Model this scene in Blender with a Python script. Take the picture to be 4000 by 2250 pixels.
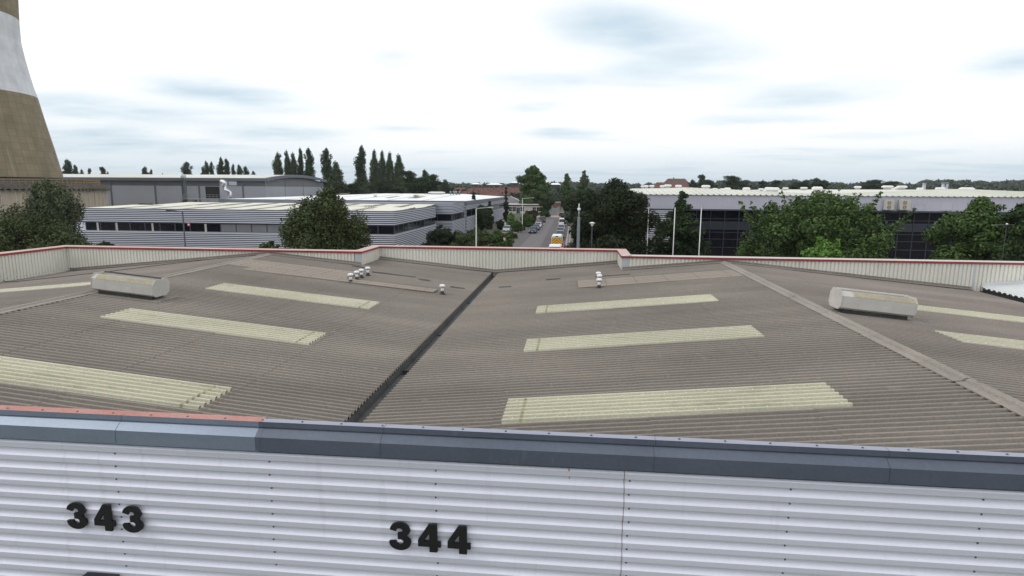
import bpy, math, random
import numpy as np
from mathutils import Vector, Matrix
S = bpy.context.scene
for o in list(bpy.data.objects): bpy.data.objects.remove(o)
R = math.radians
# ------------------------------------------------------------------ camera
PITCH, ROLL, YAW, FPX = math.atan(387.5/2380), R(0.37), R(5.7428), 2380.0
CAMZ = 10.0
_F = np.array([0, math.cos(PITCH), -math.sin(PITCH)]); _R0 = np.array([1., 0, 0]); _D0 = np.cross(_F, _R0)
_R = _R0*math.cos(ROLL) - _D0*math.sin(ROLL); _D = np.cross(_F, _R)
_c, _s = math.cos(YAW), math.sin(YAW)
_M = np.array([[_c, -_s, 0], [_s, _c, 0], [0, 0, 1]])
cd = bpy.data.cameras.new('camera'); cam = bpy.data.objects.new('camera', cd); S.collection.objects.link(cam)
cd.sensor_width = 36; cd.lens = FPX/4000*36; cd.clip_start = 0.1; cd.clip_end = 9000
r_, u_, b_ = _M@_R, -(_M@_D), -(_M@_F)
cam.matrix_world = Matrix(((r_[0], u_[0], b_[0], 0), (r_[1], u_[1], b_[1], 0), (r_[2], u_[2], b_[2], CAMZ), (0, 0, 0, 1)))
S.camera = cam
def ray(x, y): return _M@(_R*(x-2000)+_D*(y-1125)+_F*FPX)
def at(x, y, Y):                       # survey helper: sight line through the photo's pixel, met at distance Y
    q = ray(x, y); t = Y/q[1]; return Vector((q[0]*t, Y, q[2]*t+CAMZ))
def gr(x, y, z=0.0):                   # sight line met at height z
    q = ray(x, y); t = (z-CAMZ)/q[2]; return Vector((q[0]*t, q[1]*t, z))
# ------------------------------------------------------------------ world, sun, exposure
SUN_EL, SUN_AZ = R(48), R(-105)        # azimuth from +Y, clockwise: veiled sun high on the left
w = bpy.data.worlds.new('World'); S.world = w; w.use_nodes = True
nt = w.node_tree; nt.nodes.clear(); N = nt.nodes.new; L = nt.links.new
out = N('ShaderNodeOutputWorld'); bg = N('ShaderNodeBackground'); L(bg.outputs[0], out.inputs[0]); bg.inputs[1].default_value = 0.1
sky = N('ShaderNodeTexSky'); sky.sky_type = 'NISHITA'; sky.sun_disc = False; sky.sun_elevation = SUN_EL; sky.sun_rotation = SUN_AZ
sky.air_density = 1.0; sky.dust_density = 2.0
tc = N('ShaderNodeTexCoord'); sep = N('ShaderNodeSeparateXYZ'); L(tc.outputs['Generated'], sep.inputs[0])
def wm(op, a, b=None, c=None, clamp=False):
    n = N('ShaderNodeMath'); n.operation = op; n.use_clamp = clamp
    for i, v in enumerate((a, b, c)):
        if v is None: continue
        if isinstance(v, (int, float)): n.inputs[i].default_value = v
        else: L(v, n.inputs[i])
    return n.outputs[0]
X_, Y_, Z_ = sep.outputs
# layered stratus: direction projected on a cloud deck, squeezed so streaks run across the view
zz = wm('ADD', wm('MAXIMUM', Z_, 0.0), 0.07)
cx = wm('DIVIDE', X_, zz); cy = wm('DIVIDE', Y_, zz)
cmb = N('ShaderNodeCombineXYZ'); L(cx, cmb.inputs[0]); L(cy, cmb.inputs[1])
def wnoise(scale, sx, sy, det=4, rough=.5, off=0.):
    mp = N('ShaderNodeMapping'); mp.inputs['Scale'].default_value = (sx, sy, 1); mp.inputs['Location'].default_value = (off, off*1.7, 0)
    L(cmb.outputs[0], mp.inputs[0]); n = N('ShaderNodeTexNoise'); n.inputs['Scale'].default_value = scale
    n.inputs['Detail'].default_value = det; n.inputs['Roughness'].default_value = rough; L(mp.outputs[0], n.inputs['Vector']); return n.outputs[0]
n1 = wnoise(0.55, 0.55, 1.0, 5, .55, 3.1)
n2 = wnoise(1.6, 0.6, 1.0, 4, .5, 7.7)
base = wm('ADD', wm('MULTIPLY', wm('SUBTRACT', n1, 0.52), 3.2), wm('MULTIPLY', wm('SUBTRACT', n2, 0.5), 1.0))
# the thicker grey banks seen in this sky, as soft ellipses in azimuth / elevation
az = wm('ARCTAN2', X_, Y_); el = wm('ARCSINE', Z_)
def patch(px, py, wx, wy, amp, tilt=0.0):
    q = ray(px, py); a0 = math.atan2(q[0], q[1]); e0 = math.atan2(q[2], math.hypot(q[0], q[1]))
    k = 1/2550.
    da = wm('SUBTRACT', az, a0); de = wm('SUBTRACT', el, e0)
    if tilt: de = wm('SUBTRACT', de, wm('MULTIPLY', da, tilt))
    s = wm('ADD', wm('POWER', wm('ABSOLUTE', wm('DIVIDE', da, wx*k)), 2.0), wm('POWER', wm('ABSOLUTE', wm('DIVIDE', de, wy*k)), 2.0))
    g = wm('EXPONENT', wm('MULTIPLY', s, -1.0)); return wm('MULTIPLY', g, amp*.85)
tot = None
for p in ((2420, 120, 260, 95, 1.0, -.15), (2700, 230, 300, 120, .45, 0), (2150, 320, 330, 50, .45, 0), (870, 360, 240, 45, 1.0, -.05), (330, 420, 260, 42, .85, 0), (1530, 230, 110, 40, .45, 0), (1080, 520, 220, 32, .75, 0),
          (300, 520, 260, 28, .55, 0), (2200, 520, 150, 20, .9, 0), (3150, 375, 260, 50, .6, .1), (3980, 240, 150, 45, .7, 0), (2080, 420, 110, 22, .55, 0), (3000, 470, 330, 22, .3, 0), (1600, 500, 200, 18, .35, 0), (500, 570, 360, 26, .5, 0)):
    g = patch(*p); tot = g if tot is None else wm('ADD', tot, g)
n3 = wnoise(2.0, .8, 1.0, 5, .5, 11.3)
br = wm('MULTIPLY', tot, wm('ADD', .55, wm('MULTIPLY', wm('MAXIMUM', wm('SUBTRACT', n3, .36), 0.0), 2.6)))
hz = wm('EXPONENT', wm('MULTIPLY', wm('POWER', wm('DIVIDE', wm('ABSOLUTE', el), 0.052), 2.0), -1.0))
streak = wm('MULTIPLY', wm('MAXIMUM', base, 0.0), wm('MULTIPLY', wm('EXPONENT', wm('MULTIPLY', wm('ABSOLUTE', el), -7.0)), .95))
grey = wm('ADD', wm('ADD', br, streak), wm('MULTIPLY', hz, 0.8), clamp=True)
cr = N('ShaderNodeValToRGB'); L(grey, cr.inputs[0]); e = cr.color_ramp.elements
e[0].position = 0; e[0].color = (12.4, 12.5, 12.8, 1); e[1].position = 1.0; e[1].color = (6.5, 8.0, 9.1, 1)
m_ = e.new(.42); m_.color = (9.2, 10.1, 10.7, 1); m_ = e.new(.12); m_.color = (11.4, 11.6, 11.9, 1)
mx = N('ShaderNodeMixRGB'); mx.inputs[0].default_value = 0.9; L(sky.outputs[0], mx.inputs[1]); L(cr.outputs[0], mx.inputs[2]); L(mx.outputs[0], bg.inputs[0])
sd = bpy.data.lights.new('sun', 'SUN'); sd.energy = 0.8; sd.angle = R(12); sd.color = (1, .97, .93)
sun = bpy.data.objects.new('sun', sd); S.collection.objects.link(sun)
sdir = Vector((math.sin(SUN_AZ)*math.cos(SUN_EL), math.cos(SUN_AZ)*math.cos(SUN_EL), math.sin(SUN_EL)))
sun.rotation_euler = sdir.to_track_quat('Z', 'Y').to_euler()
S.view_settings.view_transform = 'Standard'; S.view_settings.look = 'None'; S.view_settings.exposure = 0; S.view_settings.gamma = 1
try: S.cycles.max_bounces = 6; S.cycles.diffuse_bounces = 3; S.cycles.transparent_max_bounces = 4
except Exception: pass
# ------------------------------------------------------------------ helpers
COL = S.collection
def tag(o, label=None, cat=None, group=None, kind=None):
    if label: o['label'] = label
    if cat: o['category'] = cat
    if group: o['group'] = group
    if kind: o['kind'] = kind
    return o
def thing(name, label, cat, loc=(0, 0, 0), rz=0.0, group=None):
    o = bpy.data.objects.new(name, None); COL.objects.link(o); o.location = loc; o.rotation_euler = (0, 0, rz); o.empty_display_size = .2
    return tag(o, label, cat, group)
_kids = {}
def link(name, me, mat, parent=None):
    o = bpy.data.objects.new(name, me); COL.objects.link(o)
    if mat is not None and not me.materials: me.materials.append(mat)
    if parent is not None: o.parent = parent; _kids.setdefault(parent.name, []).append(o)
    return o
def dup(o, loc=None, rz=None, scale=None, label=None, parent=None):
    c = o.copy(); COL.objects.link(c)
    if parent is not None: c.parent = parent; _kids.setdefault(parent.name, []).append(c)
    if loc is not None: c.location = loc
    if rz is not None: c.rotation_euler = (0, 0, rz)
    if scale is not None: c.scale = scale
    if label: c['label'] = label
    for ch in list(_kids.get(o.name, [])): dup(ch, parent=c)
    return c
class MB:
    def __init__(s): s.v = []; s.f = []; s.sm = []; s.pc = []
    def add(s, vs, fs, smooth=False):
        n = len(s.v); s.pc.append((n, len(s.f))); s.v += [tuple(v) for v in vs]; s.f += [tuple(i+n for i in f) for f in fs]; s.sm += [smooth]*len(fs); return s
    def box(s, x0, x1, y0, y1, z0, z1, bev=0.0):
        if bev <= 0:
            vs = [(x, y, z) for z in (z0, z1) for y in (y0, y1) for x in (x0, x1)]
            return s.add(vs, [(0, 2, 3, 1), (4, 5, 7, 6), (0, 1, 5, 4), (2, 6, 7, 3), (0, 4, 6, 2), (1, 3, 7, 5)])
        b = bev; rings = []
        for z, k in ((z0, b), (z0+b, 0), (z1-b, 0), (z1, b)):
            a, c, d, g = x0+k, x1-k, y0+k, y1-k
            rings.append([(a+b, d, z), (c-b, d, z), (c, d+b, z), (c, g-b, z), (c-b, g, z), (a+b, g, z), (a, g-b, z), (a, d+b, z)])
        return s.loft(rings)
    def loft(s, rings, cap=True, smooth=False, closed=True):
        n = len(rings[0]); vs = [p for r in rings for p in r]; fs = []
        for i in range(len(rings)-1):
            for j in range(n if closed else n-1):
                k = (j+1) % n; fs.append((i*n+j, i*n+k, (i+1)*n+k, (i+1)*n+j))
        if cap and closed: fs.append(tuple(reversed(range(n)))); fs.append(tuple(range((len(rings)-1)*n, len(rings)*n)))
        return s.add(vs, fs, smooth)
    def tube(s, pts, r, n=8, smooth=True):
        pts = [Vector(p) for p in pts]; rr = r if isinstance(r, (list, tuple)) else [r]*len(pts); rings = []
        for i, p in enumerate(pts):
            d = (pts[min(i+1, len(pts)-1)]-pts[max(i-1, 0)]).normalized()
            a = d.cross(Vector((0, 0, 1)) if abs(d.z) < .9 else Vector((0, 1, 0))).normalized(); b = d.cross(a)
            rings.append([p+(a*math.cos(t)+b*math.sin(t))*rr[i] for t in [2*math.pi*k/n for k in range(n)]])
        return s.loft(rings, True, smooth)
    def lathe(s, prof, n=16, c=(0, 0, 0), smooth=True):
        return s.loft([[(c[0]+r*math.cos(2*math.pi*k/n), c[1]+r*math.sin(2*math.pi*k/n), c[2]+z) for k in range(n)] for r, z in prof], True, smooth)
    def prism(s, poly, axis, a, b):     # polygon extruded along axis 'x','y','z'
        def P(u, v, t): return {'x': (t, u, v), 'y': (u, t, v), 'z': (u, v, t)}[axis]
        return s.loft([[P(u, v, a) for u, v in poly], [P(u, v, b) for u, v in poly]])
    def strip(s, prof, p0, p1, smooth=False):     # open profile of offset vectors swept from p0 to p1
        p0 = Vector(p0); p1 = Vector(p1)
        return s.loft([[p0+Vector(q) for q in prof], [p1+Vector(q) for q in prof]], False, smooth, False)
    def each(s, name, mat, parent=None, world=False):      # every piece its own object
        pc = s.pc+[(len(s.v), len(s.f))]; r = []
        for (a, fa), (c, fc) in zip(pc, pc[1:]):
            m = MB(); m.v = s.v[a:c]; m.f = [tuple(i-a for i in f) for f in s.f[fa:fc]]; m.sm = s.sm[fa:fc]; r.append(m.build(name, mat, parent, world))
        return r
    def build(s, name, mat, parent=None, world=False):
        off = Vector((0, 0, 0))
        if world and parent is not None:
            q = parent
            while q is not None: off += Vector(q.location); q = q.parent
        me = bpy.data.meshes.new(name); me.from_pydata([tuple(Vector(v)-off) for v in s.v] if world else s.v, [], s.f)
        me.polygons.foreach_set('use_smooth', s.sm); me.update()
        return link(name, me, mat, parent)
def mat(name, col, rough=.6, metal=0., var=.0, vscale=2., stretch=(1, 1, 1), col2=None, bump=0., bscale=30., spec=.5, island=None, fine=0., emit=None, macro=0., spots=None):
    m = bpy.data.materials.new(name); m.use_nodes = True; t = m.node_tree; b = t.nodes['Principled BSDF']
    b.inputs['Base Color'].default_value = (*col, 1); b.inputs['Roughness'].default_value = rough; b.inputs['Metallic'].default_value = metal
    b.inputs['Specular IOR Level'].default_value = spec
    if emit: b.inputs['Emission Color'].default_value = (*emit, 1); b.inputs['Emission Strength'].default_value = 1
    tcn = t.nodes.new('ShaderNodeTexCoord'); mp = t.nodes.new('ShaderNodeMapping'); mp.inputs['Scale'].default_value = stretch
    t.links.new(tcn.outputs['Object'], mp.inputs[0])
    if var or col2:
        nz = t.nodes.new('ShaderNodeTexNoise'); nz.inputs['Scale'].default_value = vscale; nz.inputs['Detail'].default_value = 6; nz.inputs['Roughness'].default_value = .6
        t.links.new(mp.outputs[0], nz.inputs['Vector'])
        rp = t.nodes.new('ShaderNodeValToRGB'); rp.color_ramp.elements[0].position = .3; rp.color_ramp.elements[1].position = .7
        c2 = col2 or tuple(min(1, c*(1+var)) for c in col); c1 = col if col2 else tuple(c*(1-var) for c in col)
        rp.color_ramp.elements[0].color = (*c1, 1); rp.color_ramp.elements[1].color = (*c2, 1)
        t.links.new(nz.outputs[0], rp.inputs[0]); src = rp.outputs[0]
        if fine:
            n2 = t.nodes.new('ShaderNodeTexNoise'); n2.inputs['Scale'].default_value = 25; n2.inputs['Detail'].default_value = 3
            t.links.new(tcn.outputs['Object'], n2.inputs['Vector'])
            mr = t.nodes.new('ShaderNodeMapRange'); mr.inputs[1].default_value = .3; mr.inputs[2].default_value = .7; mr.inputs[3].default_value = 1-fine; mr.inputs[4].default_value = 1+fine
            t.links.new(n2.outputs[0], mr.inputs[0]); mm = t.nodes.new('ShaderNodeMixRGB'); mm.blend_type = 'MULTIPLY'; mm.inputs[0].default_value = 1
            t.links.new(src, mm.inputs[1]); t.links.new(mr.outputs[0], mm.inputs[2]); src = mm.outputs[0]
        if macro:                           # broad uneven weathering
            n3 = t.nodes.new('ShaderNodeTexNoise'); n3.inputs['Scale'].default_value = .22; n3.inputs['Detail'].default_value = 5
            t.links.new(tcn.outputs['Object'], n3.inputs['Vector']); mr = t.nodes.new('ShaderNodeMapRange'); mr.inputs[1].default_value = .32; mr.inputs[2].default_value = .68; mr.inputs[3].default_value = 1-macro; mr.inputs[4].default_value = 1+macro
            t.links.new(n3.outputs[0], mr.inputs[0]); mm = t.nodes.new('ShaderNodeMixRGB'); mm.blend_type = 'MULTIPLY'; mm.inputs[0].default_value = 1
            t.links.new(src, mm.inputs[1]); t.links.new(mr.outputs[0], mm.inputs[2]); src = mm.outputs[0]
        if spots:                           # lichen, droppings, grime: (colour, scale, threshold, strength, stretch)
            sc_, sl_, th_, st_, sv_ = spots; mp3 = t.nodes.new('ShaderNodeMapping'); mp3.inputs['Scale'].default_value = sv_; t.links.new(tcn.outputs['Object'], mp3.inputs[0])
            n4 = t.nodes.new('ShaderNodeTexNoise'); n4.inputs['Scale'].default_value = sl_; n4.inputs['Detail'].default_value = 4; t.links.new(mp3.outputs[0], n4.inputs['Vector'])
            mr = t.nodes.new('ShaderNodeMapRange'); mr.inputs[1].default_value = th_; mr.inputs[2].default_value = th_+.08; mr.inputs[3].default_value = 0; mr.inputs[4].default_value = st_; t.links.new(n4.outputs[0], mr.inputs[0])
            mm = t.nodes.new('ShaderNodeMixRGB'); t.links.new(mr.outputs[0], mm.inputs[0]); t.links.new(src, mm.inputs[1]); mm.inputs[2].default_value = (*sc_, 1); src = mm.outputs[0]
        t.links.new(src, b.inputs['Base Color'])
    if island:
        g = t.nodes.new('ShaderNodeNewGeometry'); rp = t.nodes.new('ShaderNodeValToRGB'); rp.color_ramp.elements[0].color = (*island[0], 1); rp.color_ramp.elements[1].color = (*island[-1], 1)
        if len(island) > 2: q = rp.color_ramp.elements.new(.6); q.color = (*island[1], 1)
        t.links.new(g.outputs['Random Per Island'], rp.inputs[0]); t.links.new(rp.outputs[0], b.inputs['Base Color'])
    if bump:
        nb = t.nodes.new('ShaderNodeTexNoise'); nb.inputs['Scale'].default_value = bscale; t.links.new(mp.outputs[0], nb.inputs['Vector'])
        bp = t.nodes.new('ShaderNodeBump'); bp.inputs['Strength'].default_value = bump; bp.inputs['Distance'].default_value = .02
        t.links.new(nb.outputs[0], bp.inputs['Height']); t.links.new(bp.outputs[0], b.inputs['Normal'])
    return m
M = {}
M['roof'] = mat('weathered_cement_sheet', (.182, .164, .142), .95, vscale=.45, stretch=(.25, 1.4, 1), col2=(.252, .229, .199), fine=.11, spec=.2, macro=.09, spots=((.36, .34, .29), 5.0, .66, .35, (1, 1.6, 1)))
M['roof_far'] = mat('weathered_cement_sheet_pinkish', (.185, .163, .145), .95, vscale=.45, stretch=(.25, 1.4, 1), col2=(.258, .230, .205), fine=.11, spec=.2, macro=.12, spots=((.34, .31, .27), 5.0, .67, .3, (1, 1.6, 1)))
M['patch'] = mat('newer_beige_sheet', (.255, .215, .17), .85, vscale=.9, stretch=(.4, 2, 1), col2=(.205, .18, .15), fine=.12)
M['ridge'] = mat('ridge_cap_cement', (.275, .25, .212), .9, vscale=1.5, stretch=(1, .5, 1), col2=(.20, .18, .155), fine=.15)
M['rooflight'] = mat('aged_glassfibre_rooflight', (.49, .472, .355), .5, vscale=.8, stretch=(.35, 2.0, 1), col2=(.41, .40, .29), fine=.12, spec=.4, macro=.10, spots=((.24, .23, .15), 2.2, .62, .4, (.5, 2.5, 1)))
M['dirty_glassfibre'] = mat('dirt_and_algae', (.29, .28, .17), .8, var=.4, vscale=6)
M['gutter'] = mat('bitumen_gutter', (.045, .045, .045), .7, var=.4, vscale=2, fine=.3)
M['silver_wall'] = mat('silver_coated_cladding', (.665, .68, .765), .40, .2, var=.035, vscale=.7, stretch=(.3, 1, 3), fine=.025, macro=.03, spots=((.42, .42, .44), 1.6, .61, .16, (5, 1, .35)))
M['coping_dark'] = mat('slate_blue_coping', (.090, .107, .142), .5, .25, var=.14, vscale=1.2, stretch=(.4, 1, 1), fine=.06, spots=((.16, .17, .20), 2.5, .64, .25, (3, 3, 1)))
M['coping_lip'] = mat('grey_blue_top_flashing', (.27, .29, .36), .45, .3, var=.08, vscale=1.5)
M['coping_pale'] = mat('pale_steel_blue_coping', (.195, .240, .305), .42, .3, var=.10, vscale=1.4, stretch=(.4, 1, 1), fine=.05)
M['coping_pink'] = mat('faded_red_coping_top', (.36, .150, .125), .75, vscale=1.6, col2=(.42, .22, .19), fine=.12)
M['coping_pale_pink'] = mat('bleached_coping_top', (.44, .30, .27), .75, vscale=1.2, col2=(.50, .38, .35), fine=.1)
M['coping_bleached'] = mat('bleached_grey_coping_top', (.45, .42, .40), .75, vscale=1.2, col2=(.52, .47, .45), fine=.1)
M['coping_red'] = mat('red_coping_edge', (.24, .032, .03), .6, var=.25, vscale=3)
M['cream_wall'] = mat('ivory_parapet_cladding', (.60, .59, .52), .65, vscale=.35, stretch=(1, 1, .6), col2=(.71, .70, .63), fine=.07, spots=((.40, .40, .32), 1.5, .60, .28, (4, 4, .6)))
M['post'] = mat('pale_grey_flashing', (.42, .45, .46), .6, var=.08, vscale=2)
M['white_roof_near'] = mat('pale_new_sheeting', (.55, .57, .57), .6, var=.08, vscale=1)
M['screw'] = mat('grey_fixing', (.09, .10, .12), .5, .3, var=.2)
M['bolt_white'] = mat('white_fixing_cap', (.75, .75, .70), .5, var=.1)
M['black'] = mat('black_plastic', (.006, .006, .007), .6, var=.1)
M['dark'] = mat('dark_gap', (.02, .02, .02), .8, var=.1)
M['vent_grey'] = mat('grey_painted_metal', (.47, .455, .42), .75, var=.10, vscale=3, fine=.07)
M['vent_lichen'] = mat('lichen_on_grey_metal', (.36, .33, .22), .8, vscale=3, col2=(.27, .25, .19), fine=.15)
M['white'] = mat('white_paint', (.74, .74, .74), .45, var=.05)
M['asphalt'] = mat('asphalt', (.085, .078, .078), .9, var=.18, vscale=.25, stretch=(1, .15, 1), fine=.1)
M['asphalt_new'] = mat('smoother_asphalt_strip', (.12, .112, .112), .9, var=.10, vscale=.3, stretch=(1, .1, 1), fine=.1)
M['paving'] = mat('paving', (.16, .135, .12), .9, var=.2, vscale=.6, fine=.1)
M['kerb'] = mat('kerb_stone', (.30, .28, .26), .9, var=.15)
M['line'] = mat('worn_road_paint', (.17, .165, .16), .85, var=.3, vscale=4)
M['gravel'] = mat('sandy_gravel', (.33, .26, .20), .95, var=.18, vscale=.4, fine=.15)
M['ground'] = mat('grass_and_scrub', (.045, .06, .028), .95, vscale=.02, col2=(.075, .075, .045), fine=.2)
M['rib_silver'] = mat('ribbed_silver_cladding', (.66, .69, .76), .4, .15, var=.05, vscale=.2, stretch=(.3, .3, 2))
M['shade_recess'] = mat('shade_painted_recess', (.035, .042, .07), .6, var=.15, vscale=.3)  # shade of the cladding troughs, put into the colour as dark navy
M['fine_grey'] = mat('fine_ribbed_grey_cladding', (.46, .48, .53), .45, .35, var=.06, vscale=.1)
M['upper_grey'] = mat('dark_grey_upper_cladding', (.16, .165, .18), .5, .3, var=.06, vscale=.1)
M['fascia'] = mat('grey_metal_fascia', (.15, .165, .20), .5, .3, var=.06, vscale=.3)
M['fascia_light'] = mat('lilac_grey_vertical_cladding', (.47, .475, .54), .5, .1, vscale=.12, col2=(.53, .535, .60), fine=.04)
M['glass'] = mat('dark_glazing', (.008, .009, .012), .08, 0, var=.2, vscale=.3, spec=.28)
M['blind'] = mat('window_blind', (.17, .18, .19), .8, var=.12, vscale=.5)
M['frame'] = mat('dark_window_frame', (.055, .065, .095), .5, .2, var=.1)
M['frame_white'] = mat('white_window_frame', (.6, .6, .6), .6, var=.05)
M['cream_roof'] = mat('cream_sheet_roof', (.55, .55, .44), .7, vscale=.15, stretch=(1, .3, 1), col2=(.66, .66, .56), fine=.05)
M['dull_light'] = mat('dull_rooflight', (.16, .15, .115), .5, var=.2, vscale=.5)
M['white_roof'] = mat('white_sheet_roof', (.80, .81, .80), .5, vscale=.12, stretch=(1, .3, 1), col2=(.68, .70, .68), fine=.03)
M['green_white_roof'] = mat('algae_tinged_white_roof', (.50, .515, .44), .7, vscale=.1, stretch=(1, .4, 1), col2=(.62, .63, .57), fine=.05)
M['steel'] = mat('galvanised_steel', (.36, .38, .41), .4, .6, var=.12, vscale=1)
M['bright_steel'] = mat('polished_duct', (.8, .8, .82), .25, .8, var=.05)
M['yellow'] = mat('faded_yellow_paint', (.30, .20, .06), .6, var=.25, vscale=1)
M['beige_panel'] = mat('beige_casing_panels', (.46, .385, .30), .8, vscale=.3, stretch=(1, 1, .3), col2=(.36, .31, .25), fine=.05)
M['ledge'] = mat('dirty_concrete_ledge', (.13, .115, .095), .9, var=.4, vscale=.8, fine=.2)
M['brick'] = mat('red_brick', (.17, .085, .062), .9, var=.2, vscale=.5)
M['tile'] = mat('red_clay_tiles', (.125, .058, .045), .9, var=.3, vscale=.3)
M['tile_brown'] = mat('brown_tiles', (.095, .062, .052), .9, var=.3, vscale=.3)
M['far_cladding'] = mat('dark_cladding', (.04, .045, .045), .8, var=.2)
M['slate'] = mat('grey_roof_tiles', (.13, .13, .135), .8, var=.15, vscale=.4)
M['render'] = mat('pale_render', (.52, .50, .45), .8, var=.1)
M['bark'] = mat('bark', (.06, .045, .032), .95, var=.35, vscale=3, stretch=(1, 1, .3))
M['bark_pale'] = mat('pale_bark', (.20, .18, .15), .95, var=.4, vscale=2, stretch=(1, 1, .4))
LF = {}
def leafmat(k, *cols, rough=.75): LF[k] = mat('leaves_'+k, cols[0], rough, island=[tuple(c*1.12 for c in q) for q in cols], spec=.12)
leafmat('dark', (.016, .028, .011), (.028, .048, .018), (.05, .078, .03))
leafmat('darkest', (.010, .016, .008), (.020, .029, .013), (.036, .048, .021))
leafmat('birch', (.046, .060, .034), (.076, .095, .050), (.120, .140, .078))
leafmat('mid', (.026, .048, .015), (.052, .090, .026), (.095, .145, .044))
leafmat('olive', (.030, .042, .016), (.050, .066, .025), (.082, .100, .039))
leafmat('grey_green', (.035, .05, .028), (.062, .082, .046), (.10, .125, .07))
leafmat('bright', (.05, .11, .02), (.085, .17, .035), (.13, .23, .055))
leafmat('poplar', (.018, .032, .016), (.032, .052, .024), (.060, .084, .038))
leafmat('poplar_pale', (.030, .048, .026), (.055, .078, .040), (.10, .125, .065))
leafmat('far', (.020, .034, .021), (.034, .052, .030), (.055, .076, .044))
leafmat('copper', (.030, .012, .014), (.045, .018, .02), (.06, .026, .026))
leafmat('straw', (.09, .08, .04), (.14, .12, .06), (.2, .17, .09))
# ------------------------------------------------------------------ setting
g = MB(); g.add([(-3500, -300, 0), (3500, -300, 0), (3500, 6000, 0), (-3500, 6000, 0)], [(0, 1, 2, 3)])
tag(g.build('ground', M['ground']), kind='structure')
def sheet(name, pts, z, m):
    b = MB(); b.add([(x, y, z) for x, y in pts], [tuple(range(len(pts)))]); return tag(b.build(name, m), kind='structure')
sheet('yard', [(-130, 29), (75, 29), (75, 89.9), (-130, 89.9)], .004, M['paving'])
sheet('road', [(-12.6, 35), (-1.5, 35), (-1.7, 216), (-13.9, 222)], .012, M['asphalt'])
sheet('road_patch', [(-9.2, 35), (-5.4, 35), (-6.3, 200), (-9.4, 200)], .018, M['asphalt_new'])
sheet('gravel_apron', [(-19, 222.3), (6, 216.3), (10, 262), (-16, 275)], .03, M['gravel'])
sheet('side_path', [(-19, 100), (-12.85, 100), (-12.85, 124), (-15.5, 124)], .02, M['gravel'])
sheet('pavement', [(-16.6, 124.2), (-13.0, 124.2), (-14.0, 215), (-17.2, 215)], .12, M['paving'])
sheet('pavement', [(-1.2, 35), (1.8, 35), (1.2, 212), (-1.45, 212)], .12, M['paving'])
k = MB()
k.prism([(-12.98, 0), (-12.84, 0), (-12.84, .13), (-12.98, .13)], 'y', 35, 100)
k.add([(-12.98, 124, 0), (-12.84, 124, 0), (-14.1, 214, 0), (-14.24, 214, 0), (-12.98, 124, .13), (-12.84, 124, .13), (-14.1, 214, .13), (-14.24, 214, .13)], [(0, 1, 5, 4), (1, 2, 6, 5), (2, 3, 7, 6), (3, 0, 4, 7), (4, 5, 6, 7)])
k.prism([(-1.48, 0), (-1.22, 0), (-1.22, .13), (-1.48, .13)], 'y', 35, 212)
tag(k.build('kerb', M['kerb']), kind='structure')
ln = MB()
for i in range(9): ln.add([(-6.9, 60+i*17, .024), (-6.8, 60+i*17, .024), (-6.85, 66+i*17, .024), (-6.95, 66+i*17, .024)], [(0, 1, 2, 3)])
ln.add([(-12.6, 100.2, .024), (-9, 98.6, .024), (-9, 98.8, .024), (-12.6, 100.4, .024)], [(0, 1, 2, 3)])
tag(ln.build('road_marking', M['line']), kind='structure')
hl = MB(); rnd = random.Random(5)
for (y0, h0, ph, x0, x1) in ((1500, 13, .3, -1500, 1800), (2300, 25, 1.4, -2400, 2900)):
    xs = np.linspace(x0, x1, 90); top = [h0*(.55+.28*math.sin(x/420+ph)+.15*math.sin(x/170+2*ph)) for x in xs]
    hl.loft([[(x, y0-160, -1) for x in xs], [(x, y0, max(1, t)) for x, t in zip(xs, top)], [(x, y0+300, -1) for x in xs]], False, True, False)
tag(hl.build('hills', LF['far']), kind='structure')

# ------------------------------------------------------------------ corrugated sheet tools
def prof_round(pitch, depth, n=8):      # one period: (v, h)
    return [(pitch*i/n, depth*(.5-.5*math.cos(2*math.pi*i/n))**1.35) for i in range(n)]
def prof_box(pitch, depth, crest=.4, ramp=.1):
    return [(0, 0), (pitch*ramp, depth), (pitch*(ramp+crest), depth), (pitch*(2*ramp+crest), 0)]
def corrugate(mb, p0, u, ulen, v, v0, v1, n, period, smooth, off=0., jag=0.):
    """strip of corrugated sheet: straight along u, waves along v; p0 is v=0,u=0"""
    p0, u, v, n = map(Vector, (p0, u, v, n)); pitch = period[-1]; pts = []
    k = math.floor(v0/pitch)
    while k*pitch < v1:
        for a, h in period[:-1]:
            q = k*pitch+a
            if v0-1e-6 <= q <= v1+1e-6: pts.append((q, h))
        k += 1
    rows = [[p0+u*t+v*a+n*(h+off) for a, h in pts] for t in (0, ulen)]
    return mb.loft(rows, False, smooth, False)
PITCH_R = .162
DEP = .055
P6 = [(PITCH_R*a, DEP*h) for a, h in ((0, 0), (.19, 0), (.25, .14), (.34, .86), (.385, 1), (.615, 1), (.66, .86), (.75, .14), (.81, 0))]+[PITCH_R]
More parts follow.
